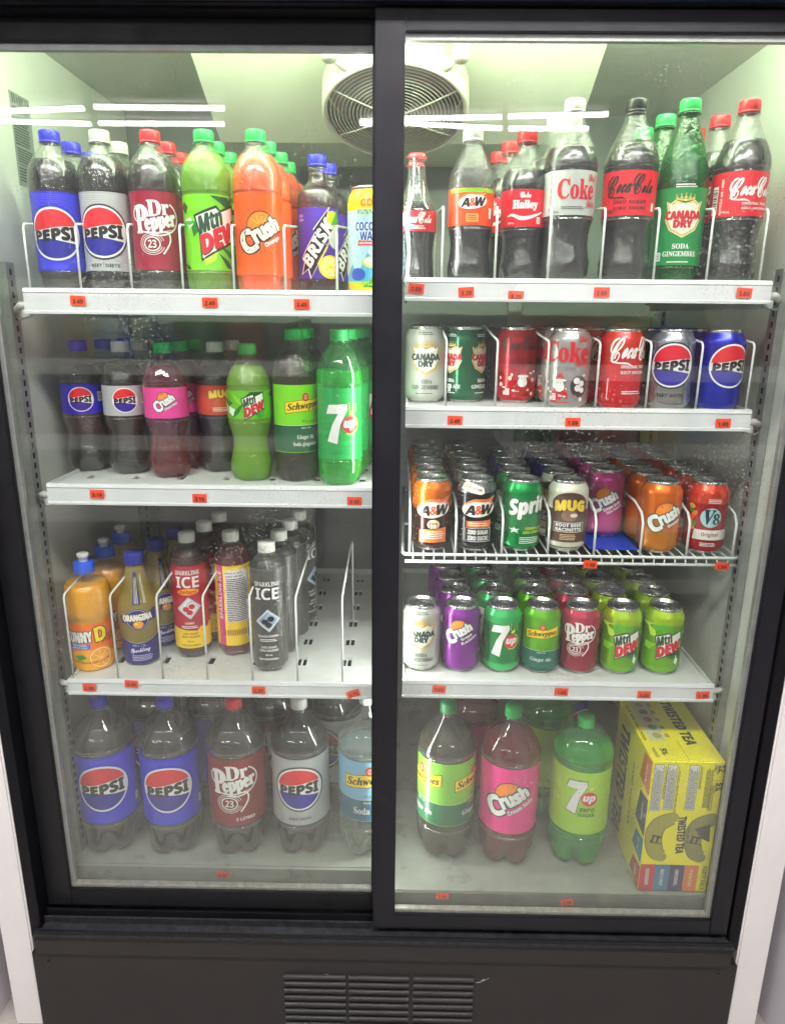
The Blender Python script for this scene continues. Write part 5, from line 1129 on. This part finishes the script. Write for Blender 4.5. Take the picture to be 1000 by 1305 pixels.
def aisle_shelving():
    """shelving across the aisle, behind the camera, that the door glass mirrors"""
    cs = ['#1c3f9c', '#8c1c2c', '#2a5fb0', '#6a1a3c', '#b8402a', '#27457c', '#a03040', '#c8a03c', '#2f6a44', '#7c2030']
    cn = ['navy', 'dark red', 'blue', 'plum', 'rust orange', 'slate blue', 'crimson', 'gold', 'green', 'maroon']; od = ['first', 'second', 'third', 'fourth', 'fifth', 'sixth', 'seventh', 'eighth', 'ninth', 'tenth']
    for n, (x0, x1) in enumerate(((-2.1, -.40), (.45, 2.1))):
        nm = ('left', 'right')[n]
        r0 = empty('store_shelving', ((x0 + x1) / 2, -2.1, 0), label=f'store shelving of snack bags mirrored in the {nm} door glass', cat='shelving', group='store shelving across the aisle')
        off = Matrix.Translation((-(x0 + x1) / 2, 2.1, 0))
        b = MB().box((x0, -2.5, 0), (x1, -2.46, 1.5), M['back']).obj('back_panel', r0); b.data.transform(off)
        for z in (.12, .41, .735, 1.06, 1.38):
            b = MB().box((x0, -2.45, z - .02), (x1, -1.96, z), M['rail']).obj('shelf_board', r0); b.data.transform(off)
            b = MB().box((x0, -1.958, z - .035), (x1, -1.95, z + .03), M['white']).obj('price_rail', r0); b.data.transform(off)
        for z in (.735, 1.06):
            q = x0 + .12
            k = 0
            while q < x1 - .1:
                c = cs[(k * 3 + n + int(z * 10)) % 10]; mb = MB(); W_, H_ = .085, .24; vs = []; fs = []
                for sg in (-1, 1):
                    for j in range(7):
                        for i in range(7):
                            u, v = i / 6 * 2 - 1, j / 6 * 2 - 1; vs.append((u * W_, sg * .035 * (1 - u**4) * (1 - v**6), (v + 1) / 2 * H_))
                for sg in range(2):
                    for j in range(6):
                        for i in range(6): a = sg * 49 + j * 7 + i; fs.append((a, a + 1, a + 8, a + 7))
                mb.add(vs, fs, mat('snack_bag_' + c.lstrip('#'), c, .35, .2), True); o = mb.obj('snack_bag'); o.location = (q, -2.03, z + .001)
                setp(o, label=cn[(k * 3 + n + int(z * 10)) % 10] + f' snack bag, {od[k]} from left on the {("lower", "upper")[z > 1]} board, {nm} store shelving', cat='snack bag', group=f'snack bags on the {nm} store shelving'); q += .185; k += 1

structure(); cooler(); aisle_shelving()
wl = lambda x0, dx, n: [x0 + dx * i for i in range(n)]
shelf(-.555, -.0255, 1.3075, 1.271, .070, wl(-.550, .0755, 7), .086, None, 'top left white shelf with wire lane dividers', (1, 0))
shelf(.003, .530, 1.3265, 1.294, .070, wl(.0564, .0767, 7), .094, None, 'top right white shelf full of tall bottles', (0, 1))
shelf(-.556, -.0255, 1.0145, .981, .070, [], .09, wl(-.515, .0755, 7), 'second white shelf on the left without dividers', (1, 0))
shelf(.006, .527, 1.1415, 1.109, .070, wl(.0665, .0762, 7), .094, None, 'second white shelf on the right holding upright cans', (0, 1))
wire_shelf(.005, .559, .892, .108, wl(.0165, .0762, 8), .060, 'white wire shelf holding rows of soda cans')
shelf(-.557, -.0255, .6775, .650, .062, wl(-.553, .0765, 7), .145, wl(-.495, .0805, 6), 'lowest left white shelf with two empty lanes', (1, 0))
shelf(.007, .531, .681, .650, .070, [], .09, None, 'lowest right white shelf below the wire shelf', (0, 1))
ZSUN = 0
bt = MB(); bt.box((.02, .125, .8943), (.238, .42, .8962), mat('blue_card', '#1c48c8', .4)); 
protos(); goods(); carton()
t = MB(); t.box((.322, .140, .8938), (.402, .46, .8972), mat('blue_card', '#1c48c8', .4)); setp(t.obj('blue_card_tray'), label='blue card tray under the pink cream soda cans', cat='tray')
SK = [(-.474, .0668, 1.290, '3.49', .02, 0), (-.281, .0668, 1.289, '2.49', 0, 0), (-.147, .0668, 1.288, '3.49', 0, 0),
      (.019, .0668, 1.311, '2.69', .08, 0), (.091, .0668, 1.3065, '3.29', -.06, 0), (.163, .0668, 1.302, '3.29', .03, 0), (.286, .0668, 1.308, '2.69', 0, 0), (.490, .0668, 1.309, '2.69', .06, 0),
      (-.476, .0668, .9985, '3.19', 0, 0), (-.315, .0668, .994, '3.19', 0, 0), (-.072, .0668, .9925, '3.49', 0, 0),
      (.081, .0668, 1.121, '2.49', .03, 0), (.259, .0668, 1.120, '1.69', 0, 0), (.485, .0668, 1.121, '1.69', -.02, 0),
      (.315, .1035, .8800, '1.69', .04, 0), (.531, .1035, .8795, '1.99', .06, 0),
      (-.520, .0588, .664, '2.99', .02, 0), (-.448, .0588, .672, '3.49', .05, 0), (-.234, .0588, .664, '2.59', 0, .4), (-.075, .0588, .660, '3.79', -.35, .8),
      (.069, .0668, .6665, '1.69', .06, 0), (.275, .0668, .665, '1.69', .04, 0), (.414, .0668, .662, '1.69', .02, 0), (.512, .0668, .663, '1.99', -.04, 0),
      (-.319, .0708, .275, '3.99', 0, 0), (.303, .0220, .2755, '3.99', -.2, .6), (.083, .0220, .2835, '2.99', .02, 0)]
WH = ['under the silver label bottle', 'under the lime green bottle', 'under the orange soda bottle', 'under the small glass bottle', 'under the root beer bottle', 'under the bottle with a name', 'under the diet cola bottle', 'at the right end of the top right rail',
      'on the second left shelf, leftmost', 'on the second left shelf, middle', 'on the second left shelf, rightmost', 'below the dark green cans', 'below the silver diet cola cans', 'below the bright blue cans', 'on the wire shelf below the pink can', 'at the right end of the wire shelf',
      'below the orange juice bottles', 'overlapping the rail top below the navy cap bottle', 'below the dark grey slim bottle', 'tilted at the right end of the lowest left rail', 'below the purple grape cans', 'below the maroon cans', 'below the twin lime cans, left one', 'at the right end of the lowest right rail',
      'on the floor lip below the maroon bottle', 'creased, on the floor lip below the green bottle', 'on the floor edge below the lime label bottle']
for (x, y, z, tx, ro, cu), wh in zip(SK, WH): sticker(x, y, z, tx, ro, 'orange price sticker ' + wh, curl=cu)
tubes()
